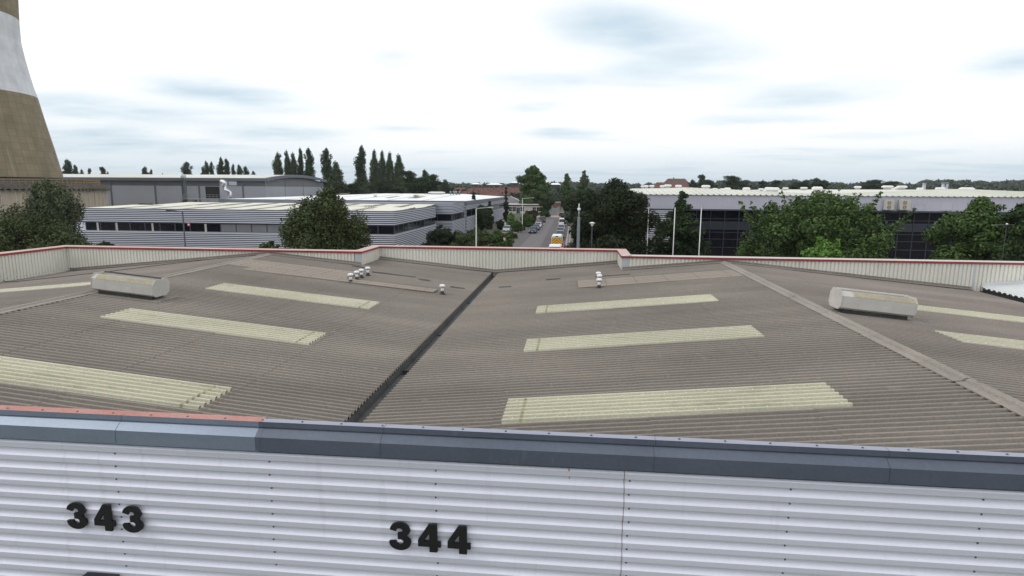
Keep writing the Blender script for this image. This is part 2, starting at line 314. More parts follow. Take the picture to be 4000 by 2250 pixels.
# ------------------------------------------------------------------ the near warehouse
XL, XR, XV, TL = -13.65, 6.30, -3.675, .09534
XVL, XVR = -23.62, 16.28
ZR, ZV = 7.0, 10-3.951
YN, YS, YC = 6.74, 26.2, 28.75
XA, XB = -9.40, 2.10                     # recess of the far parapet
ZP = 7.21                                # parapet top
SL = math.hypot(1, TL)
W = thing('warehouse', 'low warehouse in the foreground with brown corrugated roof and silver ribbed wall', 'building', (XV, YN, 0))
def slope_frame(side):
    # returns origin at the ridge and down-slope unit vector and normal
    if side in ('R', 'LL'): d = Vector((-1, 0, -TL))/SL; n = Vector((-TL, 0, 1))/SL
    else: d = Vector((1, 0, -TL))/SL; n = Vector((TL, 0, 1))/SL
    x = XR if side in ('R', 'RR') else XL
    return Vector((x, 0, ZR)), d, n
HALF = 9.975*SL
GAP = .17
for side in ('R', 'L', 'LL', 'RR'):
    o, d, n = slope_frame(side); b = MB(); o = o+Vector((0, 0, -DEP))
    st = .05; ln_ = HALF-GAP-st if side in ('R', 'L') else HALF-st-.08
    nsh = 4; seg = ln_/nsh
    for i in range(nsh):                  # four overlapping sheets down each slope, upper laid over lower
        u0 = st+i*seg; ext = .15 if i < nsh-1 else 0
        lift = .007*(nsh-1-i)
        pieces = []
        xa = (o+d*u0).x; xb = (o+d*(u0+seg+ext)).x; lo, hi = min(xa, xb), max(xa, xb)
        if side in ('R', 'L'):
            # sheets beyond the recess corner run on to the deeper parapet
            cut = XB if side == 'R' else XA
            if lo >= cut-1e-3 if side == 'R' else hi <= cut+1e-3: pieces = [(u0, u0+seg+ext, YS)]
            elif (hi <= cut) if side == 'R' else (lo >= cut): pieces = [(u0, u0+seg+ext, YC)]
            else:
                uc = abs(cut-o.x)*SL
                pieces = [(u0, uc, YS), (uc, u0+seg+ext, YC)]
        else: pieces = [(u0, u0+seg+ext, YS)]
        for a, e_, yy in pieces:
            corrugate(b, o+d*a+n*lift, d, e_-a, (0, 1, 0), YN-.1, yy+.02, n, P6, False)
    b.build('roof_slope', M['roof'] if side in ('R', 'L') else M['roof_far'], W, True)
# ridge caps
def ridge(x):
    b = MB(); y0, y1 = YN-.05, YS; wg = .205; z = ZR+.030
    yy = y0
    while yy < y1:                        # lapped lengths with a rolled crown
        ye = min(yy+1.16, y1); q = .003*(int((yy-y0)/1.1) % 2)
        b.strip([(-wg, 0, z-wg*TL-.018+q), (-wg, 0, z-wg*TL+q), (-.075, 0, z-.002+q), (-.05, 0, z+.028+q), (0, 0, z+.045+q), (.05, 0, z+.028+q), (.075, 0, z-.002+q), (wg, 0, z-wg*TL+q), (wg, 0, z-wg*TL-.018+q)], (x, yy, 0), (x, ye, 0)); yy += 1.1
    b.build('ridge_cap', M['ridge'], W, True)
ridge(XL); ridge(XR)
# valley gutter
b = MB(); b.strip([(-.30, 0, -.03), (-.17, 0, -.04), (-.12, 0, -.17), (.12, 0, -.17), (.17, 0, -.04), (.30, 0, -.03)], (XV, YN-.1, ZV-.02), (XV, YC, ZV-.02))
gu = b.build('valley_gutter', M['gutter'], W, True)
b = MB()
for y in (9.9, 12.9, 16.6, 21.6): b.box(XV-.125, XV+.125, y, y+.07, ZV-.188, ZV-.172)
b.box(XV-.1, XV+.1, 12.96, 12.99, ZV-.172, ZV-.11)
b.each('gutter_joint', M['dark'], gu, True)
b = MB(); b.strip([(-.35, 0, .02), (0, 0, -.07), (.35, 0, .02)], (XVL, YN, ZV), (XVL, YS, ZV)); b.build('side_gutter', M['gutter'], W, True); b = MB(); b.strip([(-.3, 0, -.04), (0, 0, -.12), (.1, 0, -.12), (.2, 0, .0)], (XVR, YN, ZV), (XVR, YS, ZV)); b.build('side_gutter', M['gutter'], W, True)
# rooflights: rows share the same lines on every slope
def rooflight(side, y0, y1, u0, u1, label=None):
    o, d, n = slope_frame(side); o = o+Vector((0, 0, -DEP)); k0 = round(y0/PITCH_R); k1 = k0+6
    b = MB(); corrugate(b, o+d*u0, d, u1-u0, (0, 1, 0), (k0+.02)*PITCH_R, (k1+.62)*PITCH_R, n, P6, False, off=.027)
    r = b.build('rooflight', M['rooflight'], W, True)
    if label: r['label'] = label
    s = MB()
    for kk in (.5, 5.5+.0):
        yy = (k0+kk)*PITCH_R; t = u0+.15
        while t < u1:
            p = o+d*t+n*.082; p.y = yy; s.lathe([(.001, .016), (.010, .014), (.014, 0)], 6, p); t += .36
    tag(s.build('fixing', M['bolt_white'], r, True), kind='stuff')
    e = MB()
    ue = u1-.05 if side in ('R', 'L') else u0+.1
    corrugate(e, o+d*(u1-.34), d, .05, (0, 1, 0), (k0+.1)*PITCH_R, (k1+.5)*PITCH_R, n, P6, False, off=.030)
    for kk in range(6):
        c = o+d*(u1-.22)+n*.030; c.y = (k0+kk+1)*PITCH_R; e.box(c.x-.035, c.x+.035, c.y-.02, c.y+.03, c.z, c.z+.008)
    e.build('dirt', M['dirty_glassfibre'], r, True)
rows = [(9.20, 1), (13.60, 2), (17.92, 3)]
for side in ('R', 'L', 'RR', 'LL'):
    for y, i in rows:
        if side == 'LL' and i < 3: pass
        rooflight(side, y, y+.95, 2.05, 7.42)
# beige replacement sheets
def patch_sheet(side, y0, y1, u0, u1):
    o, d, n = slope_frame(side); b = MB()
    per = prof_box(.34, .022, .76, .06)+[.34]
    corrugate(b, o+d*u0, d, u1-u0, (0, 1, 0), y0, y1, n, per, False, off=.024)
    r = b.build('replacement_sheet', M['patch'], W, True); s = MB(); yy = y0+.17
    while yy < y1:
        t = u0+.4
        while t < u1: p = o+d*t+n*.052; p.y = yy; s.lathe([(.001, .012), (.016, .01), (.02, 0)], 6, p); t += 1.1
        yy += .34
    tag(s.build('fixing', M['screw'], r, True), kind='stuff')
patch_sheet('L', 22.44, 24.14, .25, 5.0); patch_sheet('L', 21.76, 22.44, 1.2, 8.6)
patch_sheet('R', 22.10, 23.80, .28, 6.12)
# curled lap strips on the roof near the far parapet
b = MB()
for (x, y, l) in ((-8.4, 24.6, 1.9), (-6.3, 24.2, .5), (-4.8, 23.3, .6), (-2.9, 23.6, .5), (-1.1, 24.8, .6), (.9, 24.6, 1.4), (-9.6, 25.5, .6)):
    z = ZV+abs(x-XV)*TL
    b.strip([(0, 0, .012), (0, .05, .035), (0, .10, .012)], (x, y, z+.012), (x+l, y-.05, z+.012+l*(TL if x > XV else -TL)))
b.each('loose_lap_strip', M['gutter'], W, True)
# far parapet: vertical ribbed cladding, pink and red coping
PV = prof_box(.155, .037, .60, .08)+[.155]
def parapet(p, q, normal, z0s, posts=()):
    p, q = Vector((*p, 0)), Vector((*q, 0)); d = (q-p).normalized(); ln_ = (q-p).length; n = Vector((*normal, 0))
    # wall as ribs along d, straight along z
    b = MB(); corrugate(b, p+Vector((0, 0, ZV-.35)), (0, 0, 1), ZP-.06-ZV+.35, d, 0, ln_, n, PV, False)
    r = b.build('parapet_wall', M['cream_wall'], W, True)
    s = MB(); t = .1; i = 0
    while t < ln_:
        for zz in (z0s(p+d*t)+.1,):
            c = p+d*t+n*.03+Vector((0, 0, zz)); s.box(c.x-.012, c.x+.012, c.y-.02, c.y+.01, zz, zz+.02)
        t += .155*3
    tag(s.build('fixing', M['screw'], r, True), kind='stuff')
    ob = MB(); oo = -n*.30; ob.add([p+oo+Vector((0, 0, 0)), q+oo+Vector((0, 0, 0)), q+oo+Vector((0, 0, ZP-.05)), p+oo+Vector((0, 0, ZP-.05))], [(0, 1, 2, 3)])
    ob.build('outer_wall', M['cream_wall'], W, True)
def zroof(v):
    x = v.x
    if x < XL: return ZR-(XL-x)*TL
    if x < XV: return ZR-(x-XL)*TL
    if x < XR: return ZR-(XR-x)*TL
    return ZR-(x-XR)*TL
parapet((XVL, 8), (XVL, YS), (1, 0), zroof)
parapet((XVL, YS), (XA-.28, YS), (0, -1), zroof)
parapet((XA, YS+.02), (XA, YC), (1, 0), zroof)
parapet((XA, YC), (XB, YC), (0, -1), zroof)
parapet((XB, YS+.02), (XB, YC), (-1, 0), zroof)
parapet((XB+.28, YS), (26, YS), (0, -1), lambda v: zroof(v) if v.x < 16.2 else 6.1)
b = MB()
for x0, x1 in ((XA-.28, XA+.035), (XB-.035, XB+.28)): b.box(x0, x1, YS-.032, YS+.02, 5.9, ZP-.06)
b.box(XVL, XVL+.045, YS-.045, YS, 5.8, ZP-.06); b.box(16.1, 16.2, YS-.04, YS-.001, 5.8, ZP-.06)
b.each('corner_flashing', M['post'], W, True)
# coping follows the plan of the parapet
path = [(XVL, 8), (XVL, YS), (XA, YS), (XA, YC), (XB, YC), (XB, YS), (26, YS)]
def offset_path(path, dist):
    out_ = []
    for i, p in enumerate(path):
        p = Vector(p); ns = []
        for a, c in ((i-1, i), (i, i+1)):
            if a < 0 or c >= len(path): continue
            d = (Vector(path[c])-Vector(path[a])).normalized(); ns.append(Vector((-d.y, d.x)))
        if len(ns) == 2: nn = ns[0]+ns[1]; nn = nn/nn.dot(ns[0])
        else: nn = ns[0]
        out_.append(p+nn*dist)
    return out_
def sweep(name, prof, m, lab=None):        # prof: (offset outward, z); left of path = outward
    rings = []
    for dx, z in prof: rings.append([(p.x, p.y, z) for p in offset_path(path, dx)])
    b = MB(); b.loft(rings, False, False, False); return b.build(name, m, W, True)
full_path = path
path = full_path[:6]; cprof = [(-.06, ZP-.008), (-.05, ZP), (.36, ZP+.022), (.38, ZP+.015), (.38, ZP-.1)]
sweep('coping', cprof, M['coping_pale_pink'])
path = full_path[5:]; sweep('coping', [(dx, z+.002) for dx, z in cprof], M['coping_bleached'])
path = full_path
sweep('coping_edge', [(-.07, ZP-.085), (-.075, ZP-.085), (-.075, ZP-.004), (-.062, ZP+.001)], M['coping_red'])
# flashing at the foot of the parapets
b = MB()
def foot(xa, xb, y, f): b.add([(xa, y-.22, f(xa)+.03), (xb, y-.22, f(xb)+.03), (xb, y-.02, f(xb)+.05), (xa, y-.02, f(xa)+.05), (xb, y-.02, f(xb)+.13), (xa, y-.02, f(xa)+.13)], [(0, 1, 2, 3), (3, 2, 4, 5)])
zr = lambda x: zroof(Vector((x, 0, 0)))
foot(XVL+.1, XL, YS-.03, zr); foot(XL, XA, YS-.03, zr); foot(XB, XR, YS-.03, zr); foot(XR, 16.1, YS-.03, zr); foot(XA, XV, YC-.03, zr); foot(XV, XB, YC-.03, zr)
b.build('base_flashing', M['roof_far'], W, True)
# paler roof bay right of the right-hand valley
b = MB(); PB = prof_box(.30, .05, .45, .15)+[.30]
corrugate(b, (XVR+.15, 0, ZV+.10), Vector((1, 0, TL)).normalized(), 10, (0, 1, 0), YN, YS-.2, Vector((-TL, 0, 1)).normalized(), PB, False)
b.build('pale_roof_bay', M['white_roof_near'], W, True)
b = MB(); b.box(XVR+.16, XVR+.22, YN, YS-.2, ZV-.1, ZV+.075); b.build('eaves_filler', M['dark'], W, True)
b = MB(); b.strip([(0, -.35, .10), (0, -.02, .14), (0, -.02, .3)], (XVR+.2, YS-.02, ZV+.02), (26, YS-.02, ZV+.02+9.7*TL)); b.build('base_flashing', M['white_roof_near'], W, True)
# near parapet wall with horizontal silver ribs
WP = .170; YW = 6.58
per = []
# from the bottom of one period upward (z, outward): flat crown, short dark underside is below the crown
curve = [(0, .034), (.062, .034), (.072, .026), (.085, .016), (.102, .008), (.120, .003), (.142, .000), (.158, .000), (.1625, .006), (.167, .030)]
wall = MB(); ztop = 6.93; x0w, x1w = -16, 15.5; pts = []
zk = ztop-.060+.034
k_ = 0
z_lo = 1.0
zb = 10-3.235-.012
ncyc = int((zb-z_lo)/WP)
for c in range(-ncyc, 2):
    for a, h in curve:
        z = zb+c*WP+a
        if z <= ztop: pts.append((z, h))
rings = [[(x, YW+.034-h, z) for z, h in pts] for x in (x0w, .67)]; wall.loft(rings, False, False, False)
rings = [[(x, YW+.034-h-.0025, z) for z, h in pts] for x in (.67-.03, x1w)]; wall.loft(rings, False, False, False)
wo = wall.build('near_wall', M['silver_wall'], W, True)
for i in range(len(wo.data.polygons)): wo.data.polygons[i].use_smooth = False
b = MB()
b.box(x0w, x1w, YW+.06, YW+.12, 0, ztop); b.build('wall_core', M['frame'], W, True)
b = MB()
for c in range(-10, 1):
    z = zb+c*WP+.150
    for x in (-7.66, -5.62, -3.60, -1.55, .70, 2.46, 4.47, 6.5):
        jx = x+rnd.uniform(-.008, .008)
        y = YW+.032; b.loft([[(jx+r*math.cos(t), y-q, z-.012+r*math.sin(t)) for t in [k*math.pi/4 for k in range(8)]] for r, q in ((.011, 0), (.011, .007), (.006, .010))], True)
b.each('wall_screw', M['screw'], wo, True)
seam = MB(); sx = .637
seam.loft([[(sx+dx+.004*math.sin(z*9), YW+.034-h-.0045, z) for z, h in pts] for dx in (-.003, .003)], False, False, False)
seam.build('panel_seam', mat('rust_line', (.12, .055, .035), .9, var=.3), wo, True)
st = MB(); sxx = .007; rs = random.Random(3)
for (z0, z1, xo, hw) in ((6.82, 6.775, 0, .012), (6.755, 6.74, .0, .006), (6.72, 6.708, .008, .007)):
    q = [(z, h) for z, h in pts if min(z0, z1)-.02 <= z <= max(z0, z1)+.02]
    if len(q) > 1: st.loft([[(sxx+xo+dx*(1-.5*i/len(q)), YW+.034-h-.002, z) for i, (z, h) in enumerate(q)] for dx in (-hw, hw)], False, False, False)
st.each('rust_stain', mat('rust_stain', (.42, .28, .12), .9, var=.4, vscale=30), wo, True)
# coping along the top of the near wall: top flashing, lip, sloped face, fascia
z0 = 10-2.79
XJ = -3.70
def coping_run(xa, xb, mt, ml, ms, yb=6.754):
    top = MB(); top.strip([(0, yb+.004, z0-.05), (0, yb, z0), (0, 6.648, z0)], (xa, 0, 0), (xb, 0, 0)); top.build('coping_top', mt, W, True)
    lip = MB(); lip.strip([(0, 6.648, z0-.0005), (0, 6.645, z0-.063), (0, 6.664, z0-.066), (0, 6.664, z0-.078)], (xa, 0, 0), (xb, 0, 0)); lip.build('coping_lip', ml, W, True)
    sl = MB(); sl.strip([(0, 6.664, z0-.076), (0, 6.552, z0-.158), (0, 6.548, z0-.330), (0, 6.553, z0-.334), (0, 6.562, z0-.352), (0, 6.62, z0-.352)], (xa, 0, 0), (xb, 0, 0)); return sl.build('coping_fascia', ms, W, True)
coping_run(x0w, XJ-.0, M['coping_pink'], M['coping_pale'], M['coping_pale'], 6.80)
coping_run(XJ+.001, x1w, M['coping_lip'], M['coping_dark'], M['coping_dark'])
b = MB(); b.strip([(0, 6.6465, z0+.002), (0, 6.6425, z0-.065)], (XJ-.03, 0, 0), (XJ+.03, 0, 0)); b.strip([(0, 6.661, z0-.074), (0, 6.5495, z0-.157), (0, 6.5455, z0-.324)], (XJ-.035, 0, 0), (XJ+.03, 0, 0)); b.build('coping_joint', M['coping_dark'], W, True)
b = MB()
for x in (-5.53, -2.2, .95, 3.45): b.strip([(0, 6.6635, z0-.074), (0, 6.5495, z0-.157), (0, 6.5455, z0-.324)], (x, 0, 0), (x+.004, 0, 0)); b.strip([(0, 6.75, z0+.0015), (0, 6.648, z0+.0015), (0, 6.643, z0-.062)], (x+.02, 0, 0), (x+.024, 0, 0))
b.each('coping_seam', M['dark'], W, True)
b = MB(); x = -7.6
while x < 9: b.lathe([(.015, 0), (.015, .004), (.008, .005), (.007, .011), (.001, .012)], 8, (x, 6.70+rnd.uniform(-.006, .006), z0)); x += .49+rnd.uniform(-.02, .02)
b.each('coping_screw', M['screw'], W, True)
# cable lying over the left roof slope
b = MB(); pts_ = []
for px, py in ((-60, 1088), (0, 1090), (24, 1100), (60, 1100), (230, 1082), (430, 1060), (640, 1033), (850, 1010), (1000, 997)):
    q = ray(px, py); t = (ZR+.03-CAMZ-(XL)*(-TL)*-1)/(q[2]-TL*q[0]) if False else None
    # slope LL: z = ZR-(XL-x)*TL
    t = (ZR+.04-XL*TL-CAMZ)/(q[2]-TL*q[0]); pts_.append(Vector((q[0]*t, q[1]*t, q[2]*t+CAMZ)))
b.tube(pts_, .012, 6); tag(b.build('cable', M['black']), 'thin black cable lying across the far left roof slope', 'cable')
# white specks (droppings / debris) are skipped: too small to be things

# ------------------------------------------------------------------ ridge ventilators
def slope_ventilator(side, xa, xb, ya, label):
    o, d, n = slope_frame(side); sg = 1 if side == 'RR' else 1
    dx = Vector((1, 0, -TL)).normalized(); nn = Vector((TL, 0, 1)).normalized(); v = Vector((0, 1, 0))
    x_start = xa; z_start = ZR-abs(xa-(XR if side == 'RR' else XL))*TL*(1 if xa > (XR if side == 'RR' else XL) else -1)
    p0 = Vector((xa, ya, z_start)); L_ = (xb-xa)*SL
    t = thing('roof_ventilator', label, 'ventilator', p0, 0, 'louvred box ventilators on the ridges')
    def P(u, a, h): return dx*u+v*a+nn*h
    dep = .70
    sec = [(.07, .13), (0, .18), (0, .47), (.11, .565), (.22, .565), (.24, .44), (dep-.24, .44), (dep-.22, .57), (dep-.11, .57), (dep, .47), (dep, .18), (dep-.07, .13)]
    b = MB(); b.loft([[P(u, a, h) for a, h in sec] for u in (0, L_)]); body = b.build('casing', M['vent_grey'], t)
    b = MB(); b.loft([[P(u, a, h) for a, h in [(-.003, .474), (.11, .569), (.20, .569)]] for u in (.12 if side == 'L' else .28, L_-.03)], False, False, False); b.build('top_strip', M['vent_lichen'], body)
    # end plates: octagonal, slightly proud
    ep = [(.12, .11), (-.012, .20), (-.012, .47), (.10, .60), (dep-.10, .60), (dep+.012, .47), (dep+.012, .20), (dep-.12, .11)]
    for u in (-.012, L_): b = MB(); b.loft([[P(u+k, a, h) for a, h in ep] for k in (0, .012)]); b.build('end_plate', M['vent_grey'], body)
    b = MB(); b.loft([[P(u, a, h) for a, h in [(.10, -.02), (.10, .15), (dep-.10, .15), (dep-.10, -.02)]] for u in (.12, L_-.1)]); b.build('curb', M['gutter'], t)
    b = MB(); b.loft([[P(u, a, h) for a, h in [(-.12, .012), (-.12, .028), (dep+.12, .028), (dep+.12, .012)]] for u in (-.05, L_+.22)]); b.build('flashing', M['roof'], t)
    b = MB(); b.loft([[P(u, a, h) for a, h in [(dep-.235, .575), (dep-.22, .61), (dep-.20, .61), (dep-.20, .575)]] for u in (.02, L_-.08)]); b.build('damper_flap', M['gutter'] if side == 'L' else M['vent_grey'], t)
    return t
slope_ventilator('L', -13.50, -11.68, 15.66, 'grey box ventilator astride the left ridge beside the far left rooflight strip')
slope_ventilator('RR', 6.62, 8.38, 15.62, 'grey box ventilator just beyond the right ridge with its end plate facing left')

# ------------------------------------------------------------------ mushroom cowls
def cowl(px, py, side, label, grp, h=.36):
    q = ray(px, py); k = {'R': (XR, -1), 'L': (XL, 1)}[side]
    t_ = (ZR-CAMZ+k[1]*k[0]*TL)/(q[2]+k[1]*TL*q[0]); p = Vector((q[0]*t_, q[1]*t_, q[2]*t_+CAMZ))
    t = thing('vent_cowl', label, 'roof vent', p, 0, grp); s = h/.36
    MB().lathe([(.115*s, -.02), (.115*s, .012), (.075*s, .03), (.062*s, .10*s), (.058*s, .11*s)], 14).build('collar', M['black'], t)
    MB().lathe([(.055*s, .10*s), (.055*s, .225*s)], 14).build('pipe', M['white'], t)
    MB().lathe([(.062*s, .225*s), (.062*s, .262*s)], 14).build('band', M['steel'], t)
    MB().lathe([(.03*s, .262*s), (.085*s, .262*s), (.104*s, .28*s), (.104*s, .315*s), (.085*s, .342*s), (.04*s, .355*s), (.001, .357*s)], 16).build('cap', M['white'], t)
cg = 'white mushroom vent cowls on the left of the gutter'
cowl(1370, 1104, 'L', 'white mushroom cowl nearest the front of the diagonal row of four', cg)
cowl(1394, 1093, 'L', 'second white mushroom cowl from the front in the diagonal row of four', cg)
cowl(1412, 1085, 'L', 'third white mushroom cowl from the front in the diagonal row of four', cg)
cowl(1437, 1076, 'L', 'rearmost white mushroom cowl of the diagonal row of four', cg)
cowl(1728, 1149, 'L', 'lone white mushroom cowl at the end of a long beige strip', cg, .37)
cg = 'white mushroom vent cowls on the right of the gutter'
cowl(2340, 1125, 'R', 'front white mushroom cowl of the three lined up right of the gutter', cg, .36)
cowl(2341, 1108, 'R', 'middle white mushroom cowl of the three lined up right of the gutter', cg, .36)
cowl(2337, 1097, 'R', 'rear white mushroom cowl of the three lined up right of the gutter', cg, .36)

# ------------------------------------------------------------------ numbers on the near wall
def digit3(wd, ht):
    # heavy '3' outline from two bowls; returns polygon list (x,z)
    def arc(cx, cz, rx, rz, a0, a1, n): return [(cx+rx*math.cos(R(a0+(a1-a0)*i/n)), cz+rz*math.sin(R(a0+(a1-a0)*i/n))) for i in range(n+1)]
    o = []
    o += arc(.49, .735, .43, .265, 180, 20, 12)           # outer upper bowl from the left over the top
    o += arc(.62, .70, .33, .17, 10, -52, 4)
    o += [(.80, .52)]
    o += arc(.58, .30, .40, .21, 52, 0, 4)
    o += arc(.50, .28, .48, .28, -4, -176, 14)            # outer lower bowl
    o += [(.02, .31), (.30, .335)]
    o += arc(.49, .30, .155, .105, 180, 360, 8)            # inner lower bowl
    o += arc(.50, .31, .145, .09, 10, 90, 4)
    o += [(.40, .40), (.40, .615)]
    o += arc(.49, .705, .135, .085, -85, 90, 6)
    o += arc(.47, .705, .13, .085, 100, 170, 4)
    o += [(.33, .675)]
    return [(x*wd, z*ht) for x, z in o]
def digit4(wd, ht):
    o = [(.52, 1), (.82, 1), (.82, .375), (1.0, .375), (1.0, .20), (.82, .20), (.82, 0), (.54, 0), (.54, .20), (.0, .20), (.0, .40)]
    hole = [(.50, .385), (.50, .66), (.25, .385)]
    # bridge outer to hole
    o2 = o[:9]+[(.54, .20)]+[]
    poly = [(.48, 1), (.84, 1), (.84, .385), (1.0, .385), (1.0, .185), (.84, .185), (.84, 0), (.50, 0), (.50, .185), (0, .185), (0, .42)]
    return [(x*wd, z*ht) for x, z in poly], [(x*wd, z*ht) for x, z in hole]
def number(txt, x0, x1, ztop_, ht, label):
    t = thing('number_sign', label, 'number', (x0, 6.53, ztop_-ht)); wd = .276; gap = ((x1-x0)-3*wd)/2
    for i, ch in enumerate(txt):
        ox = i*(wd+gap); b = MB()
        from mathutils.geometry import tessellate_polygon
        loops = [digit3(wd, ht)] if ch == '3' else list(digit4(wd, ht))
        flat = [q for l in loops for q in l]; tri = tessellate_polygon([[Vector((x, z, 0)) for x, z in l] for l in loops])
        n = len(flat); vs = [(ox+x, 0, z) for x, z in flat]+[(ox+x, .030, z) for x, z in flat]
        fs = [tuple(a) for a in tri]+[tuple(k+n for k in reversed(a)) for a in tri]; base_ = 0
        for l in loops:
            m = len(l)
            for j in range(m): a, c = base_+j, base_+(j+1) % m; fs.append((a, c, c+n, a+n))
            base_ += m
        b.add(vs, fs); b.build('digit', M['black'], t)
number('343', -6.30, -5.27, 10-3.93, .355, 'black raised number ending in three, left of the other number, above the wall lamp')
number('344', -2.12, -1.13, 10-3.925, .355, 'black raised number ending in double four, near the middle of the silver wall')
# lamp at the bottom edge of the photo
t = thing('wall_lamp', 'dark grey ribbed bulkhead lamp on the silver wall under number 343', 'lamp', (-6.30, 6.5, 4.95))
b = MB(); nseg = 14
for i in range(nseg):
    xa = -.02+i*.036; rr = .16 if i % 2 else .152
    if i == 0: rr = .11
    b.loft([[(x, -.10-rr*math.cos(R(a))*.9, -.03+rr*math.sin(R(a))) for a in range(-60, 121, 12)] for x in (xa, xa+.036)], True, False)
b.build('housing', mat('dark_grey_housing', (.06, .075, .095), .5, .2, var=.1), t)
MB().box(.18, .62, -.06, .06, -.05, .155).build('bracket', M['black'], t)
MB().tube([(.36, -.16, .10), (.44, -.18, .135), (.52, -.16, .10)], .012, 6).build('clip', M['bright_steel'], t)

# ------------------------------------------------------------------ background buildings
def ribs_h(mb, x0, x1, y, z0, z1, pitch, depth, face='-y'):
    """horizontal crowns standing proud of a recessed sheet"""
    pr = []; z = z0
    while z < z1-1e-3:
        h = min(z+pitch, z1)-z; pr += [(z, 0), (z+h*.50, 0), (z+h*.51, depth), (z+h*.93, depth), (z+h*.999, 0)]; z += pitch
    pr.append((z1, 0))
    if face == '-y': mb.loft([[(x, y-d_, q) for q, d_ in pr] for x in (x0, x1)], False, False, False)
    else: mb.loft([[(y+d_, xx, q) for q, d_ in pr] for xx in (x0, x1)], False, False, False)
def boards(parent, x0, x1, y, z0, z1, pitch, depth, face='-y', m=None, md=None):
    """silver crowns in front of recesses with their shade painted navy"""
    f = MB(); z = z0
    while z < z1-1e-3:
        h = min(pitch, z1-z); a, c = z+h*.54, z+h
        if face == '-y': f.box(x0, x1, y-depth, y-.004, a, c)
        else: f.box(y+.004, y+depth, x0, x1, a, c)
        z += pitch
    o = f.build('striped_wall', m or M['rib_silver'], parent, True); r = MB()
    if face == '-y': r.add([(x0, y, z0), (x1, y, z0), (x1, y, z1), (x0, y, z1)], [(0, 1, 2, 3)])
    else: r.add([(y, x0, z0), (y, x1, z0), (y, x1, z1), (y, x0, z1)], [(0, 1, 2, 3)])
    r.build('recess', md or M['shade_recess'], o, True)
def window_unit(parent, face, a, bb, fixed, z0, z1, blind=False, nm='window'):
    """glass pane in frame; face '-y' spans x a..bb at y=fixed, '+x' spans y a..bb at x=fixed"""
    g_ = MB(); f = MB(); fr = .07
    def bx(m, u0, u1, q0, q1, d0, d1):
        if face == '-y': m.box(u0, u1, fixed+d0, fixed+d1, q0, q1)
        else: m.box(fixed-d1, fixed-d0, u0, u1, q0, q1)
    bx(g_, a+fr, bb-fr, z0+fr, z1-fr, .05, .08)
    w_ = g_.build(nm, M['blind'] if blind else M['glass'], parent, True)
    bx(f, a, bb, z0, z0+fr, 0, .1); bx(f, a, bb, z1-fr, z1, 0, .1); bx(f, a, a+fr, z0+fr, z1-fr, 0, .1); bx(f, bb-fr, bb, z0+fr, z1-fr, 0, .1)
    f.build('frame', M['frame'], w_, True)
# A: striped two-level office block, left of centre
YA = 90.; xa0 = at(268, 828, YA).x; xa1 = at(1537, 828, YA).x; zA = at(1537, 829, YA).z; zw1 = at(1537, 884, YA).z; zw0 = at(1537, 919, YA).z; YA2 = 118.
A = thing('office_block', 'long low building with silver striped cladding, a dark window band and cream roof', 'building', ((xa0+xa1)/2, YA, 0))
for z0_, z1_ in ((zw1+.05, zA), (0, zw0)):
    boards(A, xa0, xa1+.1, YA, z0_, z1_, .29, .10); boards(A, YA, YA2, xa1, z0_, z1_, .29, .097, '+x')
b = MB(); b.box(xa0+.05, xa1-.35, YA+.3, YA2-.1, .1, zA-.2); b.build('core', M['dark'], A, True)
b = MB(); b.box(xa0-.05, xa1+.12, YA-.12, YA+.35, zA, zA+.16); b.box(xa1-.35, xa1+.12, YA+.35, YA2, zA, zA+.16); b.build('eaves_trim', M['fascia'], A, True)
b = MB(); b.box(xa0+2.6, xa1+.14, YA-.14, YA+.1, zw0, zw0+.09); b.box(xa1-.1, xa1+.14, YA+.1, YA2, zw0, zw0+.09); b.build('sill', M['fascia_light'], A, True)
wx = at(335, 900, YA).x; b = MB(); b.box(xa0, wx, YA, YA+.1, zw0+.09, zw1+.05); b.build('end_panel', M['rib_silver'], A, True)
xs = [wx+(xa1-wx)*i/20 for i in range(21)]
for i in range(20): window_unit(A, '-y', xs[i], xs[i+1], YA+.12, zw0+.09, zw1+.05, i in (9, 10, 11, 12))
b = MB()
for px in (382, 456, 596, 803): x = at(px, 900, YA).x; b.box(x-.16, x+.16, YA+.06, YA+.115, zw0+.1, zw1)
b.each('column', M['vent_grey'], A, True)
for i in range(10): y0_ = YA+.2+i*2.76; window_unit(A, '+x', y0_, y0_+2.76, xa1-.12, zw0+.09, zw1+.05)
def pitched(parent, x0, x1, prof, m, nm='roof', ribs=.0):
    b = MB(); b.loft([[(x, y, z) for y, z in prof] for x in (x0, x1)], False, False, False); return b.build(nm, m, parent, True)
zr1 = at(1000, 804, 104).z; zr2 = at(1000, 792, 120).z
rf = pitched(A, xa0+.3, xa1-.4, [(YA+.3, zA+.02), (104, zr1), (105.2, zr1-.28), (120, zr2), (136, zA-.2)], M['cream_roof'])
for row, (ya, za, yb, zb_) in enumerate(((91.3, zA+.02+(zr1-zA)*.08, 103., zr1-.04), (107., zr1-.15, 119., zr2-.03))):
    for i in range(9):
        x = xa0+6+i*5.6+row*2.4
        if x+1.3 > xa1-3: continue
        b = MB(); b.add([(x, ya, za+.05), (x+1.15, ya, za+.05), (x+1.15, yb, zb_+.05), (x, yb, zb_+.05)], [(0, 1, 2, 3)]); b.build('rooflight', M['dull_light'], rf, True)
b = MB(); b.strip([(-.2, 0, 0), (0, 0, .09), (.2, 0, 0)], (xa1-14, 92, zA+.25), (xa1-11, 117, zr2-.12)); b.build('ridge_flashing', M['vent_grey'], rf, True)
t = thing('vent_cluster', 'four short white flue pipes standing together on the cream roof', 'roof vent', at(1442, 812, 96))
t.location.z = zA+.2
